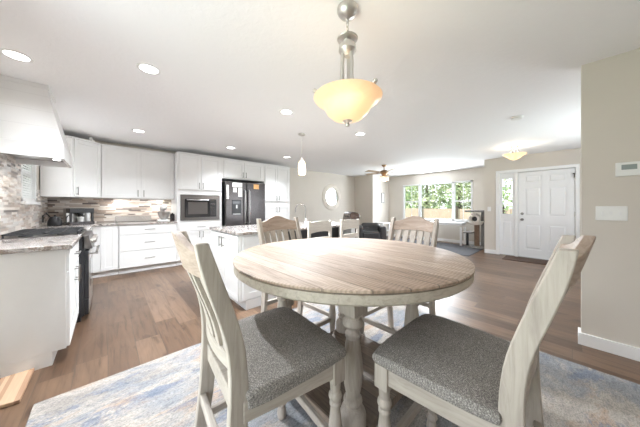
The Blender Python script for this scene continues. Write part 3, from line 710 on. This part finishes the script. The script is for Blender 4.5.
# ------------------------------------------------------------------ island
I = thing('kitchen_island', 'white kitchen island with doors on its end and a dark seating recess', 'island', (0, 0, 0))
ix0, ix1, iy0, iy1 = 1.11, 3.2, 2.56, 3.52
MB().box(ix0 + .0, 1.72, iy0, iy1, .1, ZC).box(1.72, ix1, 2.87, iy1, .1, ZC).box(ix1 - .10, ix1, iy0, 2.87, .1, ZC).build('carcass', M['white'], I, .002, smooth=False)
MB().box(ix0 + .07, 1.72, iy0 - .0, iy1 - .05, 0, .1).box(1.72, ix1, 2.87, iy1 - .05, 0, .1).box(ix1 - .1, ix1, iy0, 2.87, 0, .1).build('plinth', M['white'], I, smooth=False)
MB().box(ix0 + .07, 1.73, iy0 - .015, iy0, 0, .11).build('base_moulding', M['white'], I, .003)
box1('recess_shade_panel', M['charcoal'], (1.725, ix1 - .105, 2.86, 2.872, .02, ZC - .01), I)  # dark sheet paints in the deep shade under the worktop overhang
shaker(I, 'side_panel', ix0 + .03, 1.70, .12, ZC - .02, iy0, fr=.07)
lf = [(0, .475), (.475, .95)]
for i, (a, b_) in enumerate(lf):      # end doors face -x
    d = shaker(I, 'door', a, b_, .11, ZC - .01); d.location = (ix0, iy1 - .005, 0); d.rotation_euler = (0, 0, -PI / 2)
    pull(d, .43 if i == 0 else .525, -.02, .76)
o = MB().box(ix0 - .03, ix1 + .03, iy0 - .03, iy1 + .03, ZC, .91).build('worktop', M['granite'], None, .005); tag(o, 'brown veined granite worktop on the kitchen island', 'worktop')
f = thing('faucet', 'tall gooseneck kitchen faucet on the island', 'faucet', (2.53, 3.12, .91), 0)
MB().lathe([(.028, 0), (.028, .01), (.02, .02), (.018, .09), (.014, .10)], 0, 0, 14).build('base', M['nickel'], f)
arc = [(0, 0, .08), (0, 0, .26)] + [(-.085 * (1 - math.cos(t)) * .74, .085 * (1 - math.cos(t)) * .67, .26 + .085 * math.sin(t)) for t in [PI * i / 8 for i in range(1, 9)]] + [(-.126, .114, .20)]
MB().tube(arc, .009).build('spout', M['faucet'], f)
MB().tube([(.02, 0, .06), (.075, -.01, .09)], .007).build('lever', M['nickel'], f)
# island stools
def make_stool(label):
    t = thing('bar_stool', label, 'stool', (0, 0, 0), 0, 'stools at the island')
    MB().box(-.19, .19, -.18, .18, .62, .66).build('seat', M['charcoal'], t, .012, segs=3)
    for sx in (-1, 1):
        MB().tube([(sx * .175, .16, .62), (sx * .19, .18, 0)], .02, 8).build('leg', M['beige'], t)
        MB().hexa([(sx * .19 - .02, -.215, 0), (sx * .19 + .02, -.215, 0), (sx * .19 + .02, -.175, 0), (sx * .19 - .02, -.175, 0)], [(sx * .19 - .018, -.235, 1.015), (sx * .19 + .018, -.235, 1.015), (sx * .19 + .018, -.205, 1.015), (sx * .19 - .018, -.205, 1.015)]).build('leg', M['beige'], t, .003)
    m = MB(); secs = []
    for i in range(13):
        s = -1 + i / 6; y = -.222 - .02 * (1 - s * s); zb = .86 + .02 * (1 - s * s); zt = 1.0 + .015 * (1 - s * s)
        secs.append([(s * .175, y - .01, zb), (s * .175, y + .01, zb), (s * .175, y + .01, zt), (s * .175, y - .01, zt)])
    m.sections(secs).build('top_rail', M['beige'], t)
    m = MB(); m.box(-.175, .175, -.222, -.205, .74, .80).build('lower_rail', M['beige'], t, .003)
    for z, y in ((.22, .17), (.30, -.19)): MB().box(-.175, .175, y - .012, y + .012, z - .015, z + .015).build('stretcher', M['beige'], t, .003)
    return t
st = make_stool('bleached wood stool at the island, next to the greywashed chair\'s back'); st.location = (2.07, 2.46, 0)
dup(st, (2.68, 2.46, 0), 0, 'bleached wood stool at the island below the brown recliner', 'stools at the island')

# ------------------------------------------------------------------ rug
o = MB().box(-.33, 2.62, -.85, 2.19, .001, .012).build('area_rug', M['rug'], None, .004); tag(o, 'large distressed cream and blue rug under the dining table', 'rug')

# ------------------------------------------------------------------ dining table
RZ = .012
T0 = thing('dining_table', 'round weathered plank dining table on turned legs with a lower shelf', 'table', (1.137, .978, RZ))
R, TZ = .69, .91 - RZ
m = MB().lathe([(R - .012, TZ - .018), (R, TZ - .012), (R, TZ - .004), (R - .006, TZ), (0, TZ)], 0, 0, 96); m.build('tabletop', M['tabletop'], T0)
m = MB().lathe([(R - .06, TZ - .064), (R - .016, TZ - .064), (R - .004, TZ - .054), (R - .004, TZ - .02), (R - .012, TZ - .0175)], 0, 0, 96); m.build('rim', M['edge'], T0)
LX, LY = .297, .293
ap = MB()
for s in (-1, 1): ap.box(-LX, LX, s * LY - .012, s * LY + .012, TZ - .12, TZ - .02).box(s * LX - .012, s * LX + .012, -LY, LY, TZ - .12, TZ - .02)
ap.build('apron', M['gwx'], T0, .003)
sz = .17
def table_leg(x, y):
    m = MB().box(x - .049, x + .049, y - .049, y + .049, TZ - .20, TZ - .02)
    zt = TZ - .20
    prof = [(.040, zt), (.034, zt - .012), (.028, zt - .02), (.040, zt - .035), (.042, zt - .05), (.036, zt - .062), (.026, zt - .07), (.024, zt - .085), (.031, zt - .095), (.031, zt - .108), (.026, zt - .118),
            (.030, zt - .15), (.037, zt - .21), (.040, zt - .27), (.036, zt - .33), (.028, zt - .375), (.026, zt - .385), (.036, zt - .395), (.038, zt - .41), (.030, zt - .42), (.030, zt - .428), (.046, zt - .445), (.052, zt - .465), (.052, sz)]
    m.lathe([(r_ * 1.17, z_) for r_, z_ in prof], x, y, 20)
    return m.build('leg', M['gwz'], T0, .003)
for sx in (-1, 1):
    for sy in (-1, 1): table_leg(sx * LX, sy * LY)
a = .355; c_ = .08; cy_ = .345
MB().prism([(-a + c_, -cy_), (a - c_, -cy_), (a, -cy_ + c_), (a, cy_ - c_), (a - c_, cy_), (-a + c_, cy_), (-a, cy_ - c_), (-a, -cy_ + c_)], sz - .045, sz, 'z').build('shelf', M['shelf'], T0, .004)
for sx in (-1, 1):
    for sy in (-1, 1): MB().lathe([(.03, 0), (.045, .01), (.052, .05), (.04, .09), (.045, sz - .045)], sx * LX, sy * LY, 16).build('foot', M['gwz'], T0)

# ------------------------------------------------------------------ dining chairs
FR = [(0.0, -.215), (.2, -.185), (.4, -.158), (.595, -.150), (.689, -.155), (.774, -.167), (.884, -.201), (1.0, -.242), (1.085, -.271)]
BK = [(0.0, -.265), (.2, -.24), (.4, -.218), (.633, -.207), (.724, -.213), (.776, -.22), (.847, -.242), (.934, -.271), (1.014, -.294), (1.085, -.306)]
def itp(t, z):
    for (a, b), (c, d) in zip(t, t[1:]):
        if a <= z <= c: return b + (d - b) * (z - a) / (c - a)
    return t[-1][1]
def smooth_itp(t, z): return sum(itp(t, min(1.085, max(0, z + dz))) for dz in (-.05, -.025, 0, .025, .05)) / 5 if .03 < z < 1.04 else itp(t, z)
def make_chair(label):
    t = thing('dining_chair', label, 'chair', (0, 0, 0), 0, 'dining chairs around the round table')
    # cushion
    m = MB(); m.hexa([(-.235, -.165, .572), (.235, -.165, .545), (.262, .25, .572), (-.262, .25, .572)], [(-.235, -.165, .615), (.235, -.165, .615), (.262, .25, .615), (-.262, .25, .615)])
    bmesh.ops.subdivide_edges(m.bm, edges=m.bm.edges[:], cuts=7, use_grid_fill=True)
    for v in m.bm.verts:
        hw = .235 + .027 * (v.co.y + .165) / .415
        u = v.co.x / hw; w_ = (v.co.y - .0425) / .2075
        ex = (1 - min(1, abs(u)) ** 6) * (1 - min(1, abs(w_)) ** 6)
        k = (abs(u) ** 5) * (abs(w_) ** 5)
        zf = (v.co.z - .572) / .043
        rim = 1 - .045 * k
        bul = 1 + .025 * math.sin(PI * min(1, max(0, zf)))
        v.co.x *= rim * bul; v.co.y = .0425 + (v.co.y - .0425) * rim * bul
        if zf > .5: v.co.z += .020 * ex - .008 * k * zf
    o = m.build('seat_cushion', M['tweed'], t, .012, segs=4)
    s = o.modifiers.new('subd', 'SUBSURF'); s.levels = 1; s.render_levels = 1
    # seat frame
    m = MB()
    m.box(-.215, .215, .195, .222, .505, .574).box(-.19, .19, -.19, -.165, .505, .574)
    for sx in (-1, 1): m.hexa([(sx * .205 - .013, -.17, .505), (sx * .205 + .013, -.17, .505), (sx * .236 + .013, .20, .505), (sx * .236 - .013, .20, .505)], [(sx * .205 - .013, -.17, .574), (sx * .205 + .013, -.17, .574), (sx * .236 + .013, .20, .574), (sx * .236 - .013, .20, .574)])
    m.build('seat_frame', M['gwy'], t, .003)
    # legs
    for sx in (-1, 1):
        x, y = sx * .228, .205
        m = MB().box(x - .028, x + .028, y - .028, y + .028, .482, .574)
        m.lathe([(.027, .482), (.022, .47), (.021, .445), (.018, .438), (.026, .428), (.028, .417), (.024, .406), (.018, .40), (.024, .392), (.024, .384), (.019, .376), (.023, .34), (.028, .29), (.028, .23), (.024, .16), (.02, .12), (.018, .105), (.027, .095), (.029, .08), (.02, .066), (.024, .04), (.026, .02), (.022, 0)], x, y, 16)
        m.build('leg', M['gwz'], t, .002)
        secs = []
        for i in range(29):
            z = 1.085 * i / 28; xx = sx * (.20 + .008 * abs(z - .5))
            yf, yb = smooth_itp(FR, z), smooth_itp(BK, z)
            secs.append([(xx - .016, yb, z), (xx + .016, yb, z), (xx + .016, yf, z), (xx - .016, yf, z)])
        MB().sections(secs).build('leg', M['gwz'], t, .004)
    # crest rail with a raised arch and a backward bow
    def yc(z): return (smooth_itp(FR, z) + smooth_itp(BK, z)) / 2
    def bow(s): return -.035 * (1 - s * s)
    secs = []
    for i in range(25):
        s = -1 + i / 12; zb = .965 + .008 * (1 - s * s); zt = 1.055 + .05 * (0.5 + 0.5 * math.cos(PI * max(-1, min(1, s * 1.08))))
        zm = (zb + zt) / 2; x = s * .185; loop = []
        for z, o_ in ((zb, -.013), (zm, -.013), (zt, -.013), (zt, .013), (zm, .013), (zb, .013)):
            loop.append((x, yc(min(z, 1.085)) - max(0, z - 1.085) * .3 + bow(s) + o_, z))
        secs.append(loop)
    MB().sections(secs).build('crest_rail', M['mwx'], t, .003)
    secs = []
    for i in range(13):
        s = -1 + i / 6; x = s * .185; y = yc(.69) + bow(s) * .6
        secs.append([(x, y - .012, .66), (x, y - .012, .71), (x, y + .012, .71), (x, y + .012, .66)])
    MB().sections(secs).build('lower_rail', M['gwx'], t, .003)
    for k in range(5):
        xk = -.138 + .069 * k; s = xk / .185; secs = []
        for i in range(11):
            z = .70 + .275 * i / 10; y = yc(z) + bow(s) * (.6 + .4 * i / 10); hw = .021 + .006 * abs(i - 5) / 5
            secs.append([(xk - hw, y - .007, z), (xk + hw, y - .007, z), (xk + hw, y + .007, z), (xk - hw, y + .007, z)])
        MB().sections(secs).build('slat', M['gwz'], t, .002)
    MB().box(-.21, .21, .192, .218, .215, .25).build('footrest', M['gwx'], t, .005)
    MB().box(-.185, .185, -.22, -.195, .33, .365).build('stretcher', M['gwx'], t, .004)
    for sx in (-1, 1):
        MB().hexa([(sx * .205 - .011, -.20, .235), (sx * .205 + .011, -.20, .235), (sx * .228 + .011, .19, .235), (sx * .228 - .011, .19, .235)], [(sx * .205 - .011, -.20, .268), (sx * .205 + .011, -.20, .268), (sx * .228 + .011, .19, .268), (sx * .228 - .011, .19, .268)]).build('stretcher', M['gwy'], t, .003)
    return t
gc = 'dining chairs around the round table'
c0 = make_chair('greywashed dining chair turned away from the kitchen, its slatted back nearest the range run'); c0.location = (.50, .895, RZ); c0.rotation_euler = (0, 0, -PI / 2 - .085)
dup(c0, (1.03, .29, RZ), 0, 'greywashed dining chair with its back nearest the wall light switches', gc)
dup(c0, (1.19, 1.585, RZ), PI, 'greywashed dining chair standing between the round table and the kitchen island', gc)
dup(c0, (1.81, .985, RZ), PI / 2, 'greywashed dining chair on the far table side, facing away from the big window', gc)

# ------------------------------------------------------------------ hanging lamps
px, py = 1.10, .94
p = thing('pendant_lamp', 'brushed nickel pendant with an amber glass bowl over the dining table', 'pendant lamp', (px, py, 0))
MB().lathe([(.065, H - .001), (.065, H - .02), (.05, H - .045), (.02, H - .06), (.008, H - .065)], 0, 0, 24).build('ceiling_cap', M['nickel'], p)
ch = MB()
for i in range(4):
    z = H - .075 - i * .026; a = i % 2 * PI / 2
    ch.tube([(.009 * math.cos(a) * math.cos(t), .009 * math.sin(a) * math.cos(t), z + .017 * math.sin(t)) for t in [2 * PI * k / 12 for k in range(13)]], .0025, 6)
ch.build('chain', M['nickel'], p)
MB().lathe([(.008, 2.285), (.02, 2.275), (.065, 2.25), (.062, 2.242), (.03, 2.235), (.028, 2.215), (.052, 2.205), (.055, 2.175), (.048, 2.165), (.03, 2.15), (.02, 2.14), (0, 2.14)], 0, 0, 24).build('hub', M['nickel'], p)
for i in range(3):
    a = 2 * PI * i / 3 + .5; c, s = math.cos(a), math.sin(a)
    MB().tube([(r_ * c, r_ * s, z_) for r_, z_ in ((.03, 2.16), (.034, 2.08), (.035, 2.0), (.05, 1.94), (.09, 1.91), (.15, 1.896), (.205, 1.893))], .012, 8).build('arm', M['nickel'], p)
    MB().ball((.207 * c, .207 * s, 1.904), .014).build('rim_knob', M['nickel'], p)
MB().lathe([(a_, 1.735 + (b_ - 1.735) * .88) for a_, b_ in [(.0, 1.735), (.04, 1.738), (.09, 1.755), (.125, 1.79), (.145, 1.83), (.17, 1.862), (.20, 1.882), (.212, 1.90), (.205, 1.908), (.193, 1.90), (.165, 1.87), (.138, 1.838), (.118, 1.798), (.086, 1.765), (0, 1.745)]], 0, 0, 40).build('glass_bowl', M['glowamber'], p)
MB().lathe([(0, 1.700), (.012, 1.704), (.016, 1.715), (.01, 1.722), (.03, 1.735), (.032, 1.742), (0, 1.745)], 0, 0, 16).build('finial', M['nickel'], p)
for i in range(3):
    a = 2 * PI * i / 3 - .2
    light('pendant_bulb', 'POINT', (px + .10 * math.cos(a), py + .10 * math.sin(a), 1.858), 0.35, (1, .90, .76), shadow_soft_size=.03)
q = thing('mini_pendant', 'slim glass mini pendant hanging over the island', 'pendant lamp', (2.42, 3.08, 0))
MB().lathe([(.06, H - .001), (.06, H - .015), (.05, H - .025), (.006, H - .03)], 0, 0, 20).build('ceiling_cap', M['nickel'], q)
MB().tube([(0, 0, H - .02), (0, 0, 2.02)], .004, 6).build('cord', M['nickel'], q)
MB().lathe([(.01, 2.04), (.025, 2.03), (.03, 1.99), (.03, 1.975)], 0, 0, 16).build('socket', M['nickel'], q)
MB().lathe([(.03, 1.985), (.052, 1.965), (.064, 1.90), (.064, 1.80), (.055, 1.75), (.05, 1.748), (.058, 1.80), (.058, 1.90), (.046, 1.958), (.03, 1.975)], 0, 0, 24).build('glass_shade', M['glowwhite'], q)
light('mini_pendant_bulb', 'POINT', (2.42, 3.08, 1.70), 3, (1, .88, .7), shadow_soft_size=.04)
q = thing('ceiling_light', 'semi-flush amber glass bowl light in front of the entry door', 'ceiling light', (6.08, .76, 0))
MB().lathe([(.07, H - .001), (.07, H - .02), (.03, H - .04), (.02, H - .05)], 0, 0, 20).build('ceiling_cap', M['nickel'], q)
for i in range(3):
    a = 2 * PI * i / 3 + .2; c, s = math.cos(a), math.sin(a)
    MB().tube([(r_ * c, r_ * s, z_) for r_, z_ in ((.02, H - .04), (.05, H - .09), (.06, H - .13), (.10, H - .15), (.165, H - .155))], .007, 8).build('arm', M['nickel'], q)
MB().lathe([(0, 2.155), (.04, 2.16), (.09, 2.19), (.13, 2.225), (.19, 2.265), (.195, 2.275), (.18, 2.27), (.12, 2.235), (.08, 2.20), (0, 2.17)], 0, 0, 32).build('glass_bowl', M['glowamber'], q)
MB().lathe([(0, 2.13), (.012, 2.135), (.016, 2.15), (0, 2.158)], 0, 0, 12).build('finial', M['nickel'], q)
light('entry_bulb', 'POINT', (6.08, .76, 2.26), 4, (1, .88, .70), shadow_soft_size=.03)
# ceiling fan
fn = thing('ceiling_fan', 'brass ceiling fan with wooden blades and frosted lights in the living room', 'ceiling fan', (5.99, 3.71, 0))
MB().lathe([(.07, H - .001), (.065, H - .03), (.03, H - .06), (.015, H - .065)], 0, 0, 20).build('ceiling_cap', M['brass'], fn)
MB().tube([(0, 0, H - .05), (0, 0, 2.27)], .014).build('rod', M['brass'], fn)
MB().lathe([(.02, 2.29), (.08, 2.28), (.115, 2.25), (.115, 2.20), (.08, 2.17), (.06, 2.15), (.06, 2.12), (.04, 2.10), (0, 2.10)], 0, 0, 24).build('motor', M['brass'], fn)
bw = wood('fan_blade_wood', [srgb(176, 154, 130), srgb(200, 180, 156), srgb(214, 196, 174)], 'x')
for i in range(5):
    a = 2 * PI * i / 5 + .35
    b_ = MB().hexa([(.20, -.055, 2.205), (.64, -.075, 2.205), (.64, .075, 2.23), (.20, .055, 2.225)], [(.20, -.055, 2.213), (.64, -.075, 2.213), (.64, .075, 2.238), (.20, .055, 2.233)]).build('blade', bw, fn, .003)
    b_.rotation_euler = (0, 0, a)
    MB().hexa([(.10, -.02, 2.20), (.25, -.03, 2.20), (.25, .03, 2.214), (.10, .02, 2.205)], [(.10, -.02, 2.206), (.25, -.03, 2.206), (.25, .03, 2.22), (.10, .02, 2.211)]).build('bracket', M['brass'], b_)
for i in range(4):
    a = 2 * PI * i / 4 + .4; c, s = math.cos(a), math.sin(a)
    k = MB().tube([(.04 * c, .04 * s, 2.12), (.09 * c, .09 * s, 2.12), (.11 * c, .11 * s, 2.09)], .009, 8).build('lamp_arm', M['brass'], fn)
    MB().lathe([(.022, 0), (.03, -.02), (.05, -.06), (.06, -.10), (.055, -.105), (.045, -.06), (.02, -.01)], .11 * c, .11 * s, 16, 2.09, tilt=Matrix.Rotation(.35, 3, Vector((-s, c, 0)))).build('lamp_shade', M['glowwhite'], k)
light('fan_bulbs', 'POINT', (5.99, 3.71, 1.93), 4, (1, .9, .76), shadow_soft_size=.1)
# recessed lights
CANS = [(-.55, 3.07, 'recessed ceiling light above the range hood\'s near side'), (.27, 2.56, 'recessed ceiling light over the aisle between range run and table'), (1.71, 2.50, 'recessed ceiling light over the island\'s near end'),
        (3.15, 2.41, 'recessed ceiling light between the mini pendant and the smoke detector'), (.37, 4.76, 'recessed ceiling light in front of the two-door wall cabinet'), (1.885, 4.80, 'recessed ceiling light in front of the fridge'), (3.26, 4.75, 'recessed ceiling light in front of the pantry cabinet')]
c0_ = None
for x_, y_, lb in CANS:
    if c0_ is None:
        c0_ = thing('recessed_light', lb, 'ceiling light', (x_, y_, H), 0, 'recessed kitchen lights')
        MB().lathe([(.068, -.004), (.088, -.006), (.092, -.001), (.092, -.0005)], 0, 0, 28, cap=False).build('trim_ring', M['trim'], c0_)
        MB().lathe([(.068, -.003), (.068, -.002), (0, -.002)], 0, 0, 28).build('lens', M['can'], c0_)
    else: dup(c0_, (x_, y_, H), 0, lb, 'recessed kitchen lights')
    light('downlight', 'SPOT', (x_, y_, H - .02), 4 if x_ < 0 else 78 if y_ > 4 else 180, (.89, .945, 1), aim=(0, 0, -1), spot_size=2.1 if y_ > 4 else 2.5, spot_blend=1.0 if y_ > 4 else .6, shadow_soft_size=.07)
o = MB().lathe([(.065, H - .001), (.068, H - .012), (.06, H - .03), (.03, H - .036), (0, H - .036)], 4.14, .49, 24).build('smoke_detector', M['plastic'], None); tag(o, 'round white smoke detector on the ceiling', 'smoke detector')

# ------------------------------------------------------------------ wall things
def plate(x, y, z, w_, h_, n_, label):
    t = thing('light_switch', label, 'light switch', (x, y, z))
    MB().box(-.008, -.0005, -w_ / 2, w_ / 2, -h_ / 2, h_ / 2).build('plate', M['plastic'], t, .003)
    for i in range(n_):
        yy = (i - (n_ - 1) / 2) * .046
        MB().box(-.016, -.007, yy - .006, yy + .006, -.012, .014).build('toggle', M['trim'], t, .001)
    return t
plate(XS, -.232, 1.148, .165, .118, 3, 'white triple light switch plate below the thermostat')
plate(XE, 1.415, 1.148, .075, .118, 1, 'single white light switch left of the front door')
th = thing('thermostat', 'white wall thermostat with a small grey display', 'thermostat', (XS, -.322, 1.502))
MB().box(-.025, -.0005, -.07, .07, -.055, .055).build('case', M['plastic'], th, .006, segs=3)
MB().box(-.027, -.024, -.035, .04, -.005, .035).build('display', M['lcd'], th)
kp = MB()
for yy in (-.04, -.01, .02): kp.box(-.027, -.024, yy - .008, yy + .008, -.035, -.027)
kp.build('buttons', M['trim'], th)
mr = thing('round_mirror', 'round wall mirror in a wide pale frame', 'mirror', (6.10, YB, 1.57))
TX = Matrix.Rotation(PI / 2, 3, 'X')
MB().lathe([(.31, .001), (.31, .03), (.33, .045), (.44, .04), (.48, .015), (.48, .001)], 0, 0, 48, 0, tilt=TX).build('frame', M['beige'], mr)
MB().lathe([(.315, .012), (.315, .014), (0, .014)], 0, 0, 48, 0, tilt=TX).build('mirror_glass', M['mirror'], mr)
pc = thing('picture', 'small black framed picture on the bright wall by the window', 'picture', (8.12, 5.1, 1.565))
MB().box(-.10, .10, -.02, -.001, -.20, .20).build('frame', M['black'], pc, .003)
MB().box(-.082, .082, -.022, -.019, -.182, .182).build('print', M['paper'], pc, smooth=False)

# ------------------------------------------------------------------ living room
o = box1('living_room_rug', M['greycarpet'], (6.45, 8.2, 1.66, 4.6, .001, .012)); tag(o, 'plain dark grey rug before the living room window', 'rug')
d = thing('console_table', 'white console table under the living room window', 'table', (8.15, 2.72, 0.012))
MB().box(-.22, .22, -.50, .50, .66, .70).build('top', M['trim'], d, .004)
MB().box(-.20, .20, -.48, .48, .61, .66).build('apron', M['trim'], d, .003)
for sx in (-1, 1):
    for sy in (-1, 1): MB().box(sx * .19 - .025, sx * .19 + .025, sy * .46 - .025, sy * .46 + .025, 0, .56).build('leg', M['trim'], d, .003)
MB().box(-.02, .02, -.44, .44, .10, .14).build('stretcher', M['trim'], d, .003)
ct = thing('cat_tree', 'grey plush cat tree with brown scratching posts by the entry wall', 'cat tree', (7.95, 1.86, 0.012))
MB().box(-.22, .22, -.26, .26, 0, .05).build('base', M['plush'], ct, .012)
MB().tube([(0, -.02, .05), (0, -.02, .66)], .068, 14).build('scratching_post', M['sisal'], ct)
MB().box(.0, .16, -.27, -.12, .05, 1.04).build('back_post', M['plush'], ct, .015)
MB().tube([(-.08, .20, .05), (-.08, .20, .42)], .035, 14).build('scratching_post', M['black'], ct)
MB().box(-.22, .10, .05, .28, .42, .46).build('step', M['plush'], ct, .012)
MB().lathe([(.05, .66), (.15, .68), (.19, .74), (.19, .78), (.16, .77), (.13, .72), (0, .71)], -.02, 0, 20).build('bed', M['creamplush'], ct)
MB().lathe([(.08, -.09), (.135, -.09), (.16, 0), (.135, .09), (.08, .09), (.065, 0), (.08, -.09)], -.05, .02, 20, .84, tilt=Matrix.Rotation(PI / 2, 3, 'Y'), cap=False).build('ring', M['creamplush'], ct)
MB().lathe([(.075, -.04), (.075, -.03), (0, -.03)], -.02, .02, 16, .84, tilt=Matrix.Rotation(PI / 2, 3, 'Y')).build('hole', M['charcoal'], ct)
MB().box(-.22, .22, -.28, .24, 1.04, 1.09).build('top_perch', M['plush'], ct, .012)
def sofa_chair(name, label, cat, loc, rz, mat, w_, hb, dp_):
    t = thing(name, label, cat, loc, rz)
    MB().box(-w_ / 2 + .16, w_ / 2 - .16, -dp_ / 2, dp_ / 2 - .2, .12, .46).build('seat', mat, t, .06, segs=4)
    for s in (-1, 1): MB().box(s * (w_ / 2 - .09) - .09, s * (w_ / 2 - .09) + .09, -dp_ / 2, dp_ / 2 - .1, .06, .62).build('armrest', mat, t, .06, segs=4)
    m = MB().box(-w_ / 2 + .12, w_ / 2 - .12, dp_ / 2 - .30, dp_ / 2 - .06, .30, hb, rot=Matrix.Rotation(-.18, 3, 'X'), at=(0, dp_ / 2 - .2, .30)); m.build('backrest', mat, t, .09, segs=5)
    m = MB().box(-w_ / 2 + .14, w_ / 2 - .14, dp_ / 2 - .30, dp_ / 2 - .02, hb - .22, hb + .03, rot=Matrix.Rotation(-.18, 3, 'X'), at=(0, dp_ / 2 - .2, .30)); m.build('headrest', mat, t, .09, segs=5)
    MB().box(-w_ / 2 + .08, w_ / 2 - .08, -dp_ / 2 + .08, dp_ / 2 - .1, 0, .12).build('base', M['black'], t)
    return t
sofa_chair('recliner', 'brown leather recliner whose back rises above the island stool', 'recliner', (4.52, 4.28, 0), -2.2, M['leather'], 1.12, 1.05, .95)
sofa_chair('armchair', 'low dark grey leather armchair beyond the table near the window corner', 'armchair', (5.95, 4.15, 0.012), -.9, M['darkleather'], .85, .66, .85)
sdt = thing('side_table', 'small white open side table against the bright wall', 'table', (7.62, 4.80, 0))
MB().box(-.25, .25, -.2, .2, .58, .62).build('top', M['trim'], sdt, .003)
MB().box(-.23, .23, -.18, .18, .30, .32).build('shelf', M['trim'], sdt, .002)
for sx in (-1, 1):
    for sy in (-1, 1): MB().box(sx * .22 - .02, sx * .22 + .02, sy * .17 - .02, sy * .17 + .02, 0, .58).build('leg', M['trim'], sdt, .002)

# ------------------------------------------------------------------ things by the near cabinet
o = MB().prism([(-.09, -.16), (.085, -.19), (.085, .19), (-.09, .19)], 0, .022, 'z').build('cutting_board', M['block'], None, .004)
o.location = (-.48, 2.465, .002); tag(o, 'striped wooden board lying on the floor by the cabinet end', 'board')
ws_ = thing('wire_stand', 'dark wire stand with a flat grey top at the cabinet end', 'stand', (-.667, 2.54, 0))
MB().lathe([(.07, .215), (.082, .22), (.084, .235), (.08, .24), (0, .235)], 0, 0, 24).build('top', M['darksteel'], ws_)
wr_ = MB()
for z, rr in ((.006, .075), (.11, .055), (.21, .075)):
    wr_.tube([(rr * math.cos(t), rr * math.sin(t), z) for t in [2 * PI * k / 24 for k in range(25)]], .005, 6)
for k in range(6):
    a = PI * k / 3
    wr_.tube([(.075 * math.cos(a), .075 * math.sin(a), .006), (.055 * math.cos(a + .3), .055 * math.sin(a + .3), .11), (.075 * math.cos(a + .6), .075 * math.sin(a + .6), .215)], .004, 6)
wr_.build('wire_frame', M['castiron'], ws_)
